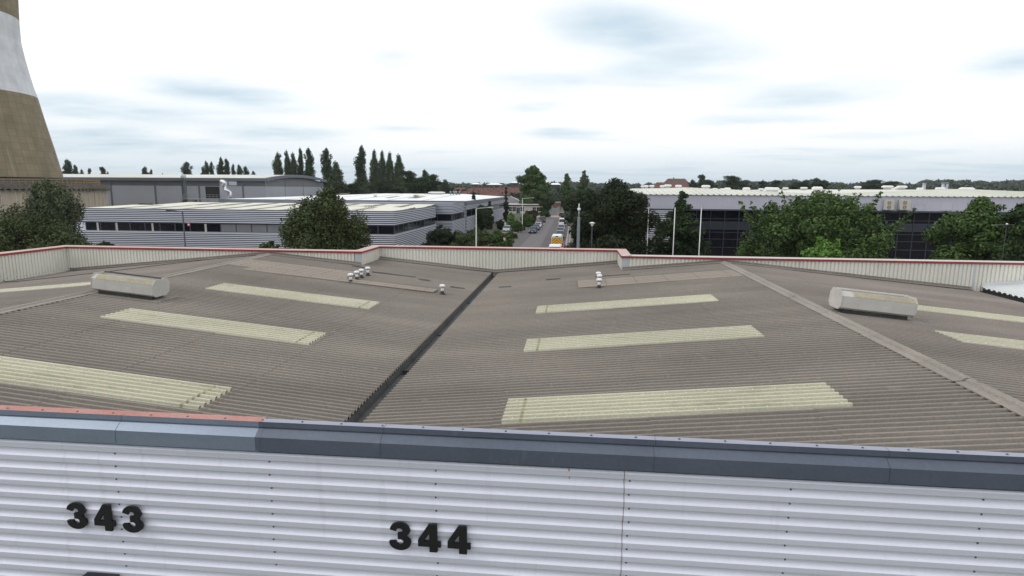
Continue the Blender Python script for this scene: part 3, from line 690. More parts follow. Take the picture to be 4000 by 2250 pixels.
for i in range(4): MB().lathe([(.09, 0), (.09, .62), (.15, .62), (.15, .72), (.02, .74)], 8, (-.55+i*.36, .2*(i % 2), 0)).build('pipe', M['white'], t)
p = at(737, 877, YA-.15); t = thing('alarm_box', 'small red and white alarm box on the striped wall', 'alarm', p)
MB().box(-.22, .22, -.05, .05, -.3, .3, .05).build('casing', mat('red_plastic', (.55, .03, .04), .4, var=.05), t); MB().box(-.12, .18, -.07, -.051, -.1, .12).build('panel', M['white'], t)

# C/D: second striped building with white roof
D_ = thing('office_block', 'white-roofed striped building behind the first, its corner bay beside the road shrubs', 'building', (-40, 121, 0))
yb0 = 121.; xb1 = at(1765, 800, yb0).x; zb1 = at(1765, 798, yb0).z; zbw1 = at(1765, 838, yb0).z; zbw0 = at(1765, 864, yb0).z; yb1 = 135.
for z0_, z1_ in ((zbw1, zb1), (0, zbw0)):
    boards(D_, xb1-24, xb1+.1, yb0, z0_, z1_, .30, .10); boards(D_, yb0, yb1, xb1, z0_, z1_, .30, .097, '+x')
b = MB(); b.box(xb1-24, xb1-.3, yb0+.3, yb1, .1, zb1-.1); b.build('core', M['dark'], D_, True)
b = MB(); b.box(xb1-24, xb1+.12, yb0-.12, yb0+.3, zb1, zb1+.15); b.box(xb1-.3, xb1+.12, yb0+.3, yb1, zb1, zb1+.15); b.box(xb1-24, xb1-.3, yb0+.3, yb1, zb1-.04, zb1+.04); b.build('bay_roof', M['fascia'], D_, True)
for i in range(8): window_unit(D_, '-y', xb1-24+i*3, xb1-21+i*3, yb0+.1, zbw0, zbw1)
for i in range(5): window_unit(D_, '+x', yb0+.1+i*2.78, yb0+.1+(i+1)*2.78, xb1-.1, zbw0, zbw1)
yd0, yd1 = 135., 216.; xd1 = at(1822, 786, yd0).x; zd = at(1822, 785, yd0).z; xd0 = -82.
b = MB(); b.box(xd0, xd1+.1, yd0-.15, yd0+.2, zd-1.05, zd); b.box(xd1-.2, xd1+.15, yd0+.2, yd1, zd-1.05, zd); b.build('fascia', M['fascia'], D_, True)
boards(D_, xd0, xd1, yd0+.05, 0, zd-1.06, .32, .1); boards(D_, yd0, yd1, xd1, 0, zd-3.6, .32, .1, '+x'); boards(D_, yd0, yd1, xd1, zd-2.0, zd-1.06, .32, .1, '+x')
b = MB(); b.box(xd0, xd1-.3, yd0+.3, yd1, .1, zd-.3); b.build('core', M['dark'], D_, True)
for i in range(12): y0_ = yd0+.2+i*6.7; window_unit(D_, '+x', y0_, y0_+6.7, xd1-.05, zd-3.6, zd-2.0, i in (6, 7, 8))
zrd = at(1700, 757, 172).z
b = MB(); b.add([(xd0, yd0+.2, zd-.05), (xd1-.2, yd0+.2, zd-.05), (xd1-.2, yd1, zd-.05), (xd0, yd1, zd-.05), (xd0+28, 172, zrd), (xd1-7, 172, zrd)], [(0, 1, 5, 4), (1, 2, 5), (2, 3, 4, 5), (3, 0, 4)])
rf = b.build('roof', M['white_roof'], D_, True)
def on_d(x, y): k = (y-yd0)/(172-yd0); return zd-.05+(zrd-zd)*min(1, k)
for px, py in ((1520, 775), (1608, 775), (1625, 778)):
    p = at(px, py, 150); z = on_d(p.x, 150); b = MB(); b.add([(p.x, 146, on_d(0, 146)+.05), (p.x+1.3, 146, on_d(0, 146)+.05), (p.x+1.3, 156, on_d(0, 156)+.05), (p.x, 156, on_d(0, 156)+.05)], [(0, 1, 2, 3)]); b.build('rooflight', M['dull_light'], rf, True)
b = MB()
for x in (-66, -58, -50, -42, -34): b.strip([(-.06, 0, 0), (0, 0, .07), (.06, 0, 0)], (x, yd0+.3, zd), (x+2, 171, zrd))
b.build('roof_seam', M['vent_grey'], rf, True)
def small_vent(name, label, p, sx, sy, h, capm, grp, cat='roof vent'):
    t = thing(name, label, cat, p, 0, grp)
    MB().box(-sx*.36, sx*.36, -sy*.36, sy*.36, -.3, h*.55).build('curb', M['vent_grey'], t)
    b = MB(); b.loft([[(a*sx*k/2, c*sy*k/2, z) for a, c in ((-1, -1), (1, -1), (1, 1), (-1, 1))] for k, z in ((1.0, h*.5), (1.08, h*.62), (1.05, h*.85), (.72, h))]); b.build('hood', capm, t)
    return t
gD = 'small vents on the white roof left of the road'
for i, (px, py) in enumerate(((1466, 768), (1622, 773), (1630, 769))):
    p = at(px, py, 150); p.z = on_d(0, 150); small_vent('roof_vent', ['squat white vent at the left end of the white roof', 'short white vent on the white roof, left of a close pair', 'short white vent on the white roof, right of a close pair'][i], p, .9, .7, .8, M['white'], gD)
p = at(1706, 757, 168); p.z = on_d(0, 168); small_vent('roof_vent', 'wide white plant box on the ridge of the white roof', p, 4.2, 1.2, .8, M['white'], gD)
for i, px in enumerate((1760, 1772, 1783, 1795)):
    p = at(px, 760, 166); p.z = on_d(0, 166); t = thing('flue_pipe', 'small grey flue pipe, %s of four in a row on the white roof' % ['leftmost', 'second from left', 'third from left', 'rightmost'][i], 'flue', p, 0, 'row of four flue pipes'); MB().lathe([(.16, -.2), (.16, .75), (.24, .75), (.24, .9)], 8).build('pipe', M['steel'], t); MB().lathe([(.26, .93), (.26, .99), (.02, 1.08)], 8).build('cap', M['steel'], t)

# F: cream flat-roofed office beyond
yF = 252.; xf0 = at(1985, 830, yF).x; xf1 = at(2126, 830, yF).x; zF = at(2050, 799, yF).z
F_ = thing('office_lodge', 'single-storey cream office with brown fascia and white windows facing the hedge', 'building', ((xf0+xf1)/2, yF, 0))
b = MB(); b.box(xf0, xf1, yF, yF+9, 0, zF-.9); b.build('wall', M['render'], F_, True)
b = MB(); b.box(xf0-.3, xf1+.3, yF-.4, yF+9.3, zF-.9, zF-.75); b.box(xf0-.3, xf1+.3, yF-.4, yF+9.3, zF-.05, zF+.12); b.build('roof_edge', M['white'], F_, True)
b = MB(); b.box(xf0-.25, xf1+.25, yF-.35, yF+9.2, zF-.75, zF-.05); b.build('fascia', mat('brown_boards', (.08, .045, .035), .8, var=.2), F_, True)
nw = 9; ww = (xf1-xf0)/nw
for i in range(nw):
    a = xf0+i*ww+.15
    if i == 2:
        b = MB(); b.box(a, a+ww-.3, yF-.06, yF-.01, .05, 2.3); q = b.build('door', M['glass'], F_, True); b = MB(); b.box(a-.08, a, yF-.09, yF-.003, 0, 2.4); b.box(a+ww-.3, a+ww-.22, yF-.09, yF-.003, 0, 2.4); b.box(a+ww/2-.2, a+ww/2-.1, yF-.09, yF-.061, 0, 2.4); b.build('frame', M['frame_white'], q, True); continue
    b = MB(); b.box(a, a+ww-.3, yF-.06, yF-.01, .9, zF-1.1); q = b.build('window', M['glass'] if i not in (4, 5) else M['render'], F_, True)
    b = MB(); b.box(a-.07, a, yF-.09, yF-.003, .85, zF-1.05); b.box(a+ww-.3, a+ww-.23, yF-.09, yF-.003, .85, zF-1.05); b.box(a+ww/2-.2, a+ww/2-.12, yF-.09, yF-.061, .85, zF-1.05); b.box(a, a+ww-.3, yF-.09, yF-.061, 1.75, 1.82); b.build('frame', M['frame_white'], q, True)
# gabled grey shed behind it
G_ = thing('grey_shed', 'grey-roofed gabled shed rising behind the cream office', 'building', (at(1985, 800, 268).x, 268, 0))
pk = at(1985, 767, 275); r0 = at(2062, 799, 262)
b = MB(); b.add([(pk.x-14, 262, 3.2), (r0.x, 262, 3.2), (r0.x, 290, 3.2), (pk.x-14, 290, 3.2), (pk.x-10, 276, pk.z), (pk.x+1, 276, pk.z)], [(0, 1, 5, 4), (1, 2, 5), (2, 3, 4, 5), (3, 0, 4)]); b.build('roof', M['slate'], G_, True)
b = MB(); b.box(pk.x-13.6, r0.x-.4, 262.4, 289.6, 0, 3.2); b.build('wall', M['brick'], G_, True)
b = MB(); b.tube([(pk.x+1, 276, pk.z+.06), (r0.x, 262, 3.3)], .16, 6); b.build('hip_tiles', M['render'], G_, True)
# steel palisade and brick wall at the road end
t = thing('metal_fence', 'pale grey sheet metal gates beside the sandy yard', 'fence', (at(2140, 833, 236).x, 236, 0))
x0_, x1_ = at(2140, 833, 236).x, at(2176, 833, 236).x
b = MB(); corrugate(b, (x0_, 236, 0), (0, 0, 1), 2.9, (1, 0, 0), 0, x1_-x0_, (0, -1, 0), prof_box(.3, .05)+[.3], False); b.build('panel', M['steel'], t, True)
b = MB(); b.add([(x1_, 236, 0), (x1_+.6, 262, 0), (x1_+.6, 262, 3.1), (x1_, 236, 3.1)], [(0, 1, 2, 3)]); b.build('return_panel', M['steel'], t, True)
b = MB(); [b.box(x-.08, x+.08, 235.8, 235.94, 0, 3.1) for x in (x0_, (x0_+x1_)/2, x1_)]; b.each('post', M['steel'], t, True)
p0 = at(2160, 794, 300); p1 = at(2192, 794, 300)
t = thing('brick_wall', 'low red brick wall with white coping closing the end of the road', 'wall', (p0.x, 300, 0)); b = MB(); b.box(p0.x, p1.x, 300, 300.4, 0, 5.2-1.6); b.build('masonry', M['brick'], t, True)
b = MB(); b.box(p0.x-.1, p1.x+.1, 299.9, 300.5, 3.6, 3.85); b.build('coping', M['white'], t, True)

# E: big right-hand building
YE = 90.; xe0 = at(2482, 765, YE).x; xe1 = 92.; ze = at(2700, 763, YE).z; zf = at(2700, 816, YE).z
E_ = thing('glass_office', 'large building with pale ribbed fascia above a dark glass wall behind the flagpoles', 'building', ((xe0+xe1)/2, YE, 0))
b = MB(); corrugate(b, (xe0, YE, zf), (0, 0, 1), ze-zf, (1, 0, 0), 0, xe1-xe0, (0, -1, 0), prof_box(.22, .035, .4, .1)+[.22], False); b.build('upper_cladding', M['fascia_light'], E_, True)
b = MB(); b.box(xe0-.05, xe1, YE-.12, YE+.3, ze, ze+.07); b.box(xe0-.05, xe1, YE-.06, YE+1.2, zf-.22, zf-.02); b.build('trim', M['frame'], E_, True)
b = MB(); b.add([(xe0, YE+.05, 0), (xe0, YE+110, 0), (xe0, YE+110, ze), (xe0, YE+.05, ze)], [(0, 1, 2, 3)]); b.box(xe0+.1, xe1, YE+1.5, YE+100, .05, ze-.3); b.build('core', M['frame'], E_, True)
xg = at(2668, 900, YE).x
boards(E_, xe0, xg, YE+.04, 0, zf-.24, .30, .1, m=mat('white_ribbed_cladding', (.66, .70, .74), .4, .2, var=.04))
bw = 1.98; nb = int((xe1-xg)/bw); zs = [1.55, 4.1, 5.0, 6.2]
tr = [at(2745, y, YE).z for y in (855, 867, 896, 908, 935, 967)]
for i in range(nb):
    a = xg+i*bw; b = MB(); b.box(a+.04, a+bw-.04, YE+1.0, YE+1.05, 0, zf-.24); q = b.build('glazing', M['glass'], E_, True)
    f = MB(); f.box(a-.04, a+.04, YE+.90, YE+1.06, 0, zf-.24)
    for z in tr: f.box(a+.04, a+bw-.04, YE+.93, YE+.998, z-.035, z+.035)
    f.build('mullion', M['frame'], q, True)
    if i % 1 == 0:
        s = MB(); s.box(a+.06, a+bw-.06, YE+.965, YE+.998, tr[2]+.04, tr[1]-.04); s.build('spandrel', mat('spandrel', (.022, .027, .038), .4, 0, var=.2) if i == 0 else bpy.data.materials['spandrel'], q, True)
# ribbed roof: ridges run away from the facade
rx = [at(2712, 740, YE).x, at(3903, 745, YE).x]; zrid = at(2712, 735, YE+9).z; zval = ze+.08; half = (rx[1]-rx[0])/2
def zroofE(x):
    k = min(abs(x-r) for r in rx+[rx[1]+2*half]); return zrid-(zrid-zval)*min(1, k/half)
b = MB(); xsn = [xe0]+[x for x in (rx[0], rx[0]+half, rx[1], rx[1]+half)]+[xe1+8]
rb = []; x = xe0
while x < xe1+6: rb.append((x, zroofE(x))); rb.append((x+.45, zroofE(x+.45))); rb.append((x+.48, zroofE(x)+.13)); rb.append((x+.60, zroofE(x)+.13)); rb.append((x+.63, zroofE(x+.6))); x += .63+.17
hipz = lambda x, y, z: min(z, ze+.07+(y-YE+.18)*.115+(z-zroofE(x)))
b.loft([[(x, y, hipz(x, y, z)) for x, z in rb] for y in [YE-.18+i*.8 for i in range(15)]+[YE+12]], False, False, False)
b.loft([[(x, y, zroofE(x)+.02) for x in sorted(xsn)] for y in (YE+12, YE+105)], False, False, False)
rfE = b.build('roof', M['green_white_roof'], E_, True)
b = MB(); x = xe0
while x < xe1: b.box(x, x+.3, YE-.21, YE-.16, ze-.0, ze+.05); x += .8
b.build('verge', M['vent_grey'], rfE, True)
# roof vents of E
gE = 'hooded vents along the white roof on the right'
EV = [(2510, 737, 150, 12), (2525, 734, 140, 14), (2546, 732, 140, 16), (2587, 731, 135, 15), (2608, 730, 120, 24), (2650, 730, 118, 20), (2757, 727, 105, 26), (2793, 735, 150, 16), (2824, 736, 150, 19), (2842, 733, 140, 19), (2916, 732, 125, 21), (2973, 738, 160, 13), (3004, 731, 120, 24), (3028, 732, 126, 24), (3068, 738, 160, 15), (3140, 738, 150, 19),
      (3193, 729, 115, 29), (3350, 735, 130, 16), (3466, 740, 120, 30), (3487, 735, 135, 25), (3514, 734, 125, 27), (3521, 746, 112, 25), (3594, 733, 170, 15), (3674, 732, 165, 27), (3777, 732, 118, 40)]
ordn = ['first', 'second', 'third', 'fourth', 'fifth', 'sixth', 'seventh', 'eighth', 'ninth', 'tenth', 'eleventh', 'twelfth', 'thirteenth', 'fourteenth', 'fifteenth', 'sixteenth', 'seventeenth', 'eighteenth', 'nineteenth', 'twentieth', 'twenty-first', 'twenty-second', 'twenty-third', 'twenty-fourth', 'last']
for i, (px, py, y, ww_) in enumerate(EV):
    p = at(px, py, y); zt = p.z; zb_ = zroofE(p.x); h = max(.75, zt-zb_); p.z = zb_
    lab = 'white hooded vent on the ribbed white roof, %s counting from its left end' % ordn[i]
    small_vent('roof_vent', lab, p, ww_*y/2380, 1.1, h, M['white'], gE)
for i, (px, pt) in enumerate(((3611, 715), (3686, 714), (3699, 713))):
    p = at(px, pt, 185); t = thing('steel_flue', ['single pale steel flue behind the right-hand white roof', 'left of a pair of pale steel flues behind the white roof', 'right of a pair of pale steel flues behind the white roof'][i], 'flue', (p.x, 185, 8.5), 0, 'steel flues on the far roof')
    MB().lathe([(.45, -.4), (.45, p.z-8.7)], 12).build('pipe', M['steel'], t); MB().lathe([(.5, p.z-8.75), (.5, p.z-8.5)], 12).build('cap', M['steel'], t)
# air-conditioning units on the fascia
for i, (pa, pb, pt, pbm) in enumerate(((3461, 3491, 781, 822), (3520, 3555, 780, 822))):
    a = at(pa, pt, YE-.8); c = at(pb, pbm, YE-.8); wd = c.x-a.x; ht = a.z-c.z
    t = thing('air_conditioner', ['cream twin-fan air conditioner partly behind the leafy tree', 'cream twin-fan air conditioner right of its neighbour, clear of the tree'][i], 'air conditioner', (a.x, YE-.8, c.z), 0, 'pair of air conditioners on the pale fascia')
    MB().box(0, wd, 0, .55, .06, ht, .02).build('casing', mat('cream_casing', (.50, .49, .43), .5, var=.04) if i == 0 else bpy.data.materials['cream_casing'], t)
    for k in range(2):
        cz = ht*(.30+.42*k); b = MB(); b.loft([[(wd*.42+r*math.cos(q*math.pi/10), -y, cz+r*math.sin(q*math.pi/10)) for q in range(20)] for r, y in ((ht*.185, 0), (ht*.185, .03), (ht*.16, .035))]); fo = b.build('fan_grille', mat('grille_tan', (.26, .22, .15), .7, var=.1) if (i == 0 and k == 0) else bpy.data.materials['grille_tan'], t)
        b = MB()
        for q in range(3): an = q*2.09; b.box(wd*.42-.03, wd*.42+.03, -.045, -.038, cz-ht*.15 if q == 0 else cz-.03, cz+ht*.15 if q == 0 else cz+.03)
        b.build('guard', M['vent_grey'], fo)
    MB().box(-.05, wd+.05, -.05, .8, 0, .05).build('bracket', M['frame'], t)
b = MB(); a = at(3576, 795, YE-.1); c = at(3610, 822, YE-.1)
for x0__, x1__, z0__, z1__ in ((a.x, c.x, c.z, c.z+.03), (a.x, c.x, a.z, a.z+.03), (a.x, a.x+.03, c.z+.03, a.z), (c.x-.03, c.x, c.z+.03, a.z)): b.box(x0__, x1__, YE-.075, YE-.04, z0__, z1__)
a = at(3680, 795, YE-.1); c = at(3714, 822, YE-.1); b.box(a.x, c.x, YE-.075, YE-.045, c.z, a.z); b.build('access_panel', M['fascia_light'], E_, True)

# B: big hall with curved roof
YB = 200.; xh1 = at(1036, 700, YB).x; xh0 = xh1-150; zet = at(1036, 696, YB).z; zeb = at(1036, 708, YB).z; ztp = at(800, 682, 222).z; yB2 = 258.
q2 = at(1287, 713, 200); yB2 = 256*.97
H_ = thing('curved_roof_hall', 'large grey hall with a curved roof and banded ribbed walls', 'building', ((xh0+xh1)/2, YB, 0))
zband = at(1036, 728, YB).z
def arcz(t): return zet+(ztp-zet)*math.sin(math.pi*(.5*t if False else t)) if False else zet+(ztp-zet)*(1-(2*t-1)**2)
ys = [YB-1+(yB2-YB+2)*i/24 for i in range(25)]
b = MB(); b.loft([[(x, y, arcz(i/24.)) for i, y in enumerate(ys)] for x in (xh0, xh1+1.2)], False, True, False); b.build('roof', M['green_white_roof'], H_, True)
b = MB(); b.box(xh0, xh1+1.2, YB-1.1, YB-.6, zeb, zet-.02); b.loft([[(x, y, arcz(i/24.)+dz) for i, y in enumerate(ys)] for x, dz in ((xh1+1.25, .05), (xh1+1.25, -1.0))], False, False, False)
b.loft([[(x, y, arcz(i/24.)+.05) for i, y in enumerate(ys)] for x in (xh1+.4, xh1+1.25)], False, True, False); b.build('fascia', M['fascia'], H_, True)
b = MB(); ribs_h(b, xh0, xh1, YB, 0, zband, .36, .06); b.build('lower_cladding', M['fine_grey'], H_, True)
b = MB(); ribs_h(b, xh0, xh1, YB, zband, zeb+.1, .36, .05); b.build('upper_cladding', M['upper_grey'], H_, True)
b = MB(); ribs_h(b, YB, yB2, xh1, 0, zband, .36, .06, '+x'); b.build('gable_cladding', M['fine_grey'], H_, True)
b = MB(); z = zband
while z < ztp-1.0:
    z2 = min(z+.36, ztp-1.0)
    k = max(0., 1-(z2-zet+.9)/(ztp-zet+1e-6)) if z2 > zet-.9 else 1.; hw = math.sqrt(min(1, k)); yc = (YB+yB2)/2; hy = (yB2-YB)/2*hw
    b.add([(xh1, yc-hy, z), (xh1, yc+hy, z), (xh1+.05, yc+hy, z+.12), (xh1+.05, yc-hy, z+.12), (xh1, yc+hy, z2), (xh1, yc-hy, z2)], [(0, 1, 2, 3), (3, 2, 4, 5)]); z += .36
b.build('gable_cladding', M['upper_grey'], H_, True)
b = MB()
for px in (433, 606, 778, 949): x = at(px, 730, YB).x; b.box(x-.3, x+.3, YB-.16, YB-.07, 0, zeb)
for yq in (214, 229, 243): b.box(xh1+.07, xh1+.12, yq-.08, yq+.08, 0, zet-.3)
b.each('downpipe', M['fascia'], H_, True)
for (x0__, x1__, y0__, y1__) in ((800, 858, 729, 775), (541, 597, 795, 812)):
    a = at(x0__, y0__, YB-.3); c = at(x1__, y1__, YB-.3); b = MB(); b.box(a.x, c.x, YB-.12, YB-.07, c.z, a.z); b.build('opening', M['dark'], H_, True)
# extraction platform in front of the hall
YP = 186.
def pX(px): return at(px, 750, YP).x
def pZ(py): return at(750, py, YP).z
t = thing('extraction_plant', 'steel platform with railings, tall flue and shiny bent duct before the hall', 'plant', (pX(780), YP, 0))
b = MB(); b.box(pX(703), pX(905), YP, YP+4, pZ(779), pZ(776)); b.build('deck', M['steel'], t, True)
b = MB(); [b.box(pX(x)-.12, pX(x)+.12, YP, YP+.2, 0, pZ(779)) for x in (704, 756, 809, 862, 888)]; b.each('leg', M['steel'], t, True)
b = MB()
for z in (pZ(760), pZ(767)): b.box(pX(703), pX(888), YP, YP+.06, z, z+.07)
for i in range(14): x = pX(703)+(pX(888)-pX(703))*i/13; b.box(x-.03, x+.03, YP+.07, YP+.12, pZ(776), pZ(760))
for x in (735, 745): b.box(pX(x), pX(x)+.08, YP+.1, YP+.16, pZ(776), pZ(722))
b.build('railing', M['steel'], t, True)
b = MB(); b.lathe([(.75, 0), (.75, pZ(684)-1.5), (.8, pZ(684)-1.5), (.8, pZ(684))], 14, (pX(709), YP+1.5, 0)); b.build('flue', M['steel'], t, True)
b = MB(); b.box(pX(856), pX(876), YP+.6, YP+2.2, pZ(776), pZ(706)); b.box(pX(888), pX(912), YP+1, YP+2.2, pZ(723), pZ(708)); b.build('cabinet', M['fine_grey'], t, True)
b = MB(); b.tube([(pX(868), YP-.4, pZ(708)), (pX(880), YP-.4, pZ(710)), (pX(883), YP-.4, pZ(716)), (pX(880), YP-.4, pZ(726)), (pX(886), YP-.4, pZ(737)), (pX(899), YP-.4, pZ(750)), (pX(897), YP-.4, pZ(772)), (pX(895), YP-.4, pZ(782))], .62, 12); b.build('bent_duct', M['bright_steel'], t, True)
b = MB(); b.box(pX(725), pX(746), YP+1, YP+3, pZ(792), pZ(782)); b.build('fan_unit', M['vent_grey'], t, True)
# cooling tower
TD, TA = 225., R(-47.6); tcx, tcy = TD*math.sin(TA), TD*math.cos(TA)
edge = [(72, -60), (72, 0), (76, 86), (83, 166), (102, 243), (132, 342), (149, 386), (179, 480), (213, 580), (248, 690)]
prf = []
for e_ in edge:
    q = ray(*e_); a = math.atan2(q[0], q[1]); el_ = math.atan2(q[2], math.hypot(q[0], q[1])); prf.append((TD*math.sin(a-TA), CAMZ+TD*math.cos(a-TA)*math.tan(el_)))
prf = sorted(prf, key=lambda v: v[1]); rmin = prf[-1][0]
print('tower', [(round(a, 1), round(b_, 1)) for a, b_ in prf])
prf += [(rmin+.2, prf[-1][1]+4), (rmin+1.0, prf[-1][1]+10)]
CT = thing('cooling_tower', 'huge concrete cooling tower with a broad white painted band', 'cooling tower', (tcx, tcy, 0))
def shell(name, z0_, z1_, m, nseg=96):
    zs_ = np.linspace(z0_, z1_, 26); pr = [(np.interp(z, [p_[1] for p_ in prf], [p_[0] for p_ in prf]), z) for z in zs_]
    b = MB(); b.loft([[(tcx+r*math.cos(2*math.pi*k/nseg), tcy+r*math.sin(2*math.pi*k/nseg), z) for k in range(nseg+1)] for r, z in pr], False, True, False)
    o = b.build(name, m, CT, True); me = o.data; uv = me.uv_layers.new(name='UVMap'); co = np.zeros(len(me.loops)*2, dtype=np.float32)
    # loops follow face vertex order: (i,j),(i,j+1),(i+1,j+1),(i+1,j)
    li = 0; n = nseg+1
    for i in range(len(pr)-1):
        for j in range(nseg):
            for (ii, jj) in ((i, j), (i, j+1), (i+1, j+1), (i+1, j)): co[li] = jj/nseg; co[li+1] = pr[ii][1]/100.; li += 2
    uv.data.foreach_set('uv', co); return o
def conc(name, c1, c2, c3, mortar):
    m = bpy.data.materials.new(name); m.use_nodes = True; t_ = m.node_tree; b_ = t_.nodes['Principled BSDF']; b_.inputs['Roughness'].default_value = .9
    uvn = t_.nodes.new('ShaderNodeUVMap'); mp = t_.nodes.new('ShaderNodeMapping'); mp.inputs['Scale'].default_value = (60, 60, 1); t_.links.new(uvn.outputs[0], mp.inputs[0])
    bk = t_.nodes.new('ShaderNodeTexBrick'); bk.offset = 0.0; bk.inputs['Scale'].default_value = 1; bk.inputs['Brick Width'].default_value = 1.0; bk.inputs['Row Height'].default_value = 1.05; bk.inputs['Mortar Size'].default_value = .035; bk.inputs['Mortar Smooth'].default_value = .4
    bk.inputs['Color1'].default_value = (*c1, 1); bk.inputs['Color2'].default_value = (*c2, 1); bk.inputs['Mortar'].default_value = (*mortar, 1); t_.links.new(mp.outputs[0], bk.inputs['Vector'])
    mp2 = t_.nodes.new('ShaderNodeMapping'); mp2.inputs['Scale'].default_value = (140, 9, 1); t_.links.new(uvn.outputs[0], mp2.inputs[0])
    nz = t_.nodes.new('ShaderNodeTexNoise'); nz.inputs['Scale'].default_value = 1; nz.inputs['Detail'].default_value = 5; t_.links.new(mp2.outputs[0], nz.inputs['Vector'])
    rp = t_.nodes.new('ShaderNodeValToRGB'); rp.color_ramp.elements[0].position = .60; rp.color_ramp.elements[1].position = .74; rp.color_ramp.elements[0].color = (0, 0, 0, 1); rp.color_ramp.elements[1].color = (.7, .7, .7, 1); t_.links.new(nz.outputs[0], rp.inputs[0])
    mx_ = t_.nodes.new('ShaderNodeMixRGB'); t_.links.new(rp.outputs[0], mx_.inputs[0]); t_.links.new(bk.outputs[0], mx_.inputs[1]); mx_.inputs[2].default_value = (*c3, 1)
    tcn = t_.nodes.new('ShaderNodeTexCoord'); n3 = t_.nodes.new('ShaderNodeTexNoise'); n3.inputs['Scale'].default_value = .25; n3.inputs['Detail'].default_value = 8; t_.links.new(tcn.outputs['Object'], n3.inputs['Vector'])
    mr = t_.nodes.new('ShaderNodeMapRange'); mr.inputs[1].default_value = .3; mr.inputs[2].default_value = .7; mr.inputs[3].default_value = .84; mr.inputs[4].default_value = 1.12; t_.links.new(n3.outputs[0], mr.inputs[0])
    m2 = t_.nodes.new('ShaderNodeMixRGB'); m2.blend_type = 'MULTIPLY'; m2.inputs[0].default_value = 1; t_.links.new(mx_.outputs[0], m2.inputs[1]); t_.links.new(mr.outputs[0], m2.inputs[2]); t_.links.new(m2.outputs[0], b_.inputs['Base Color']); return m
zt0 = prf[0][1]
def zedge(px, py): q = ray(px, py); a = math.atan2(q[0], q[1]); return CAMZ+TD*math.cos(a-TA)*math.tan(math.atan2(q[2], math.hypot(q[0], q[1])))
zb0, zb1_ = zedge(149, 386), zedge(76, 86)
cM = conc('stained_concrete', (.235, .198, .125), (.195, .163, .103), (.33, .30, .235), (.155, .130, .085))
shell('lower_shell', zt0-.5, zb0, cM); shell('painted_band', zb0, zb1_, conc('white_painted_concrete', (.60, .62, .64), (.585, .605, .625), (.66, .68, .69), (.54, .55, .56))); shell('upper_shell', zb1_, prf[-1][1], cM)
# wide casing ring round the foot
rr_ = TD*math.sin(math.atan2(ray(431, 730)[0], ray(431, 730)[1])-TA); rk = TD*math.cos(math.atan2(ray(431, 730)[0], ray(431, 730)[1])-TA)
def zring(py, px=431): q = ray(px, py); return CAMZ+rk*q[2]/math.hypot(q[0], q[1])
zl1, zl0 = zring(722), zring(737)
def ring(r0, r1, za, zb__, n=120):
    b = MB(); b.loft([[(tcx+r*math.cos(2*math.pi*k/n), tcy+r*math.sin(2*math.pi*k/n), z) for k in range(n)] for r, z in ((r0, za), (r1, za), (r1, zb__), (r0, zb__))], False, False); return b
ring(prf[0][0]-1, rr_, zl0, zl1).build('ledge', M['ledge'], CT, True)
b = MB()
for k in range(150): a = 2*math.pi*k/150; c, s = math.cos(a), math.sin(a); b.box(tcx+(rr_-.3)*c-.25, tcx+(rr_-.3)*c+.25, tcy+(rr_-.3)*s-.25, tcy+(rr_-.3)*s+.25, zl0-.6, zl0-.02)
b.build('ledge_bracket', M['ledge'], CT, True)
n = 720; b = MB(); b.loft([[(tcx+(rr_-1.0-(.12 if k % 6 == 0 else 0))*math.cos(2*math.pi*k/n), tcy+(rr_-1.0-(.12 if k % 6 == 0 else 0))*math.sin(2*math.pi*k/n), z) for k in range(n)] for z in (0, zl0-.3)], False, False); cs = b.build('casing', M['beige_panel'], CT, True)
b = MB()
for k in range(72):
    a = 2*math.pi*k/72; c, s = math.cos(a), math.sin(a); b.box(tcx+(rr_-.95)*c-.07, tcx+(rr_-.95)*c+.07, tcy+(rr_-.95)*s-.07, tcy+(rr_-.95)*s+.07, 0, zl0-.35)
b.each('casing_strip', M['render'], cs, True)
b = MB(); rv = rr_-2.5; n = 130
for zq in (zl1+.55, zl1+1.15): b.loft([[(tcx+r*math.cos(2*math.pi*k/n), tcy+r*math.sin(2*math.pi*k/n), z) for k in range(n)] for r, z in ((rv, zq), (rv+.09, zq), (rv+.09, zq+.10), (rv, zq+.10), (rv, zq))], False, False)
for k in range(n): a = 2*math.pi*k/n; c, s = math.cos(a), math.sin(a); b.box(tcx+rv*c-.05, tcx+rv*c+.05, tcy+rv*s-.05, tcy+rv*s+.05, zl1, zl1+1.2)
b.build('guard_rail', M['yellow'], CT, True)

# ------------------------------------------------------------------ trees
def leaf_mesh(name, P, Nrm, size, rs, aspect=1.6):
    n = len(P); a = rs.normal(size=(n, 3)); Nrm = Nrm+rs.normal(size=(n, 3))*.55; Nrm /= np.linalg.norm(Nrm, axis=1)[:, None]+1e-9
    a -= Nrm*(a*Nrm).sum(1)[:, None]; a /= np.linalg.norm(a, axis=1)[:, None]+1e-9; bb = np.cross(Nrm, a); sz = size*(.6+.8*rs.random((n, 1)))
    u, v = a*sz*aspect/2, bb*sz/2
    V = np.empty((n, 4, 3)); V[:, 0] = P-u; V[:, 1] = P-v*.9+u*.1; V[:, 2] = P+u; V[:, 3] = P+v*.9+u*.1
    me = bpy.data.meshes.new(name); me.vertices.add(n*4); me.vertices.foreach_set('co', V.reshape(-1).astype(np.float32))
    me.loops.add(n*4); me.loops.foreach_set('vertex_index', np.arange(n*4, dtype=np.int32)); me.polygons.add(n); me.polygons.foreach_set('loop_start', np.arange(0, n*4, 4, dtype=np.int32)); me.polygons.foreach_set('loop_total', np.full(n, 4, dtype=np.int32))
    me.update(calc_edges=True); return me
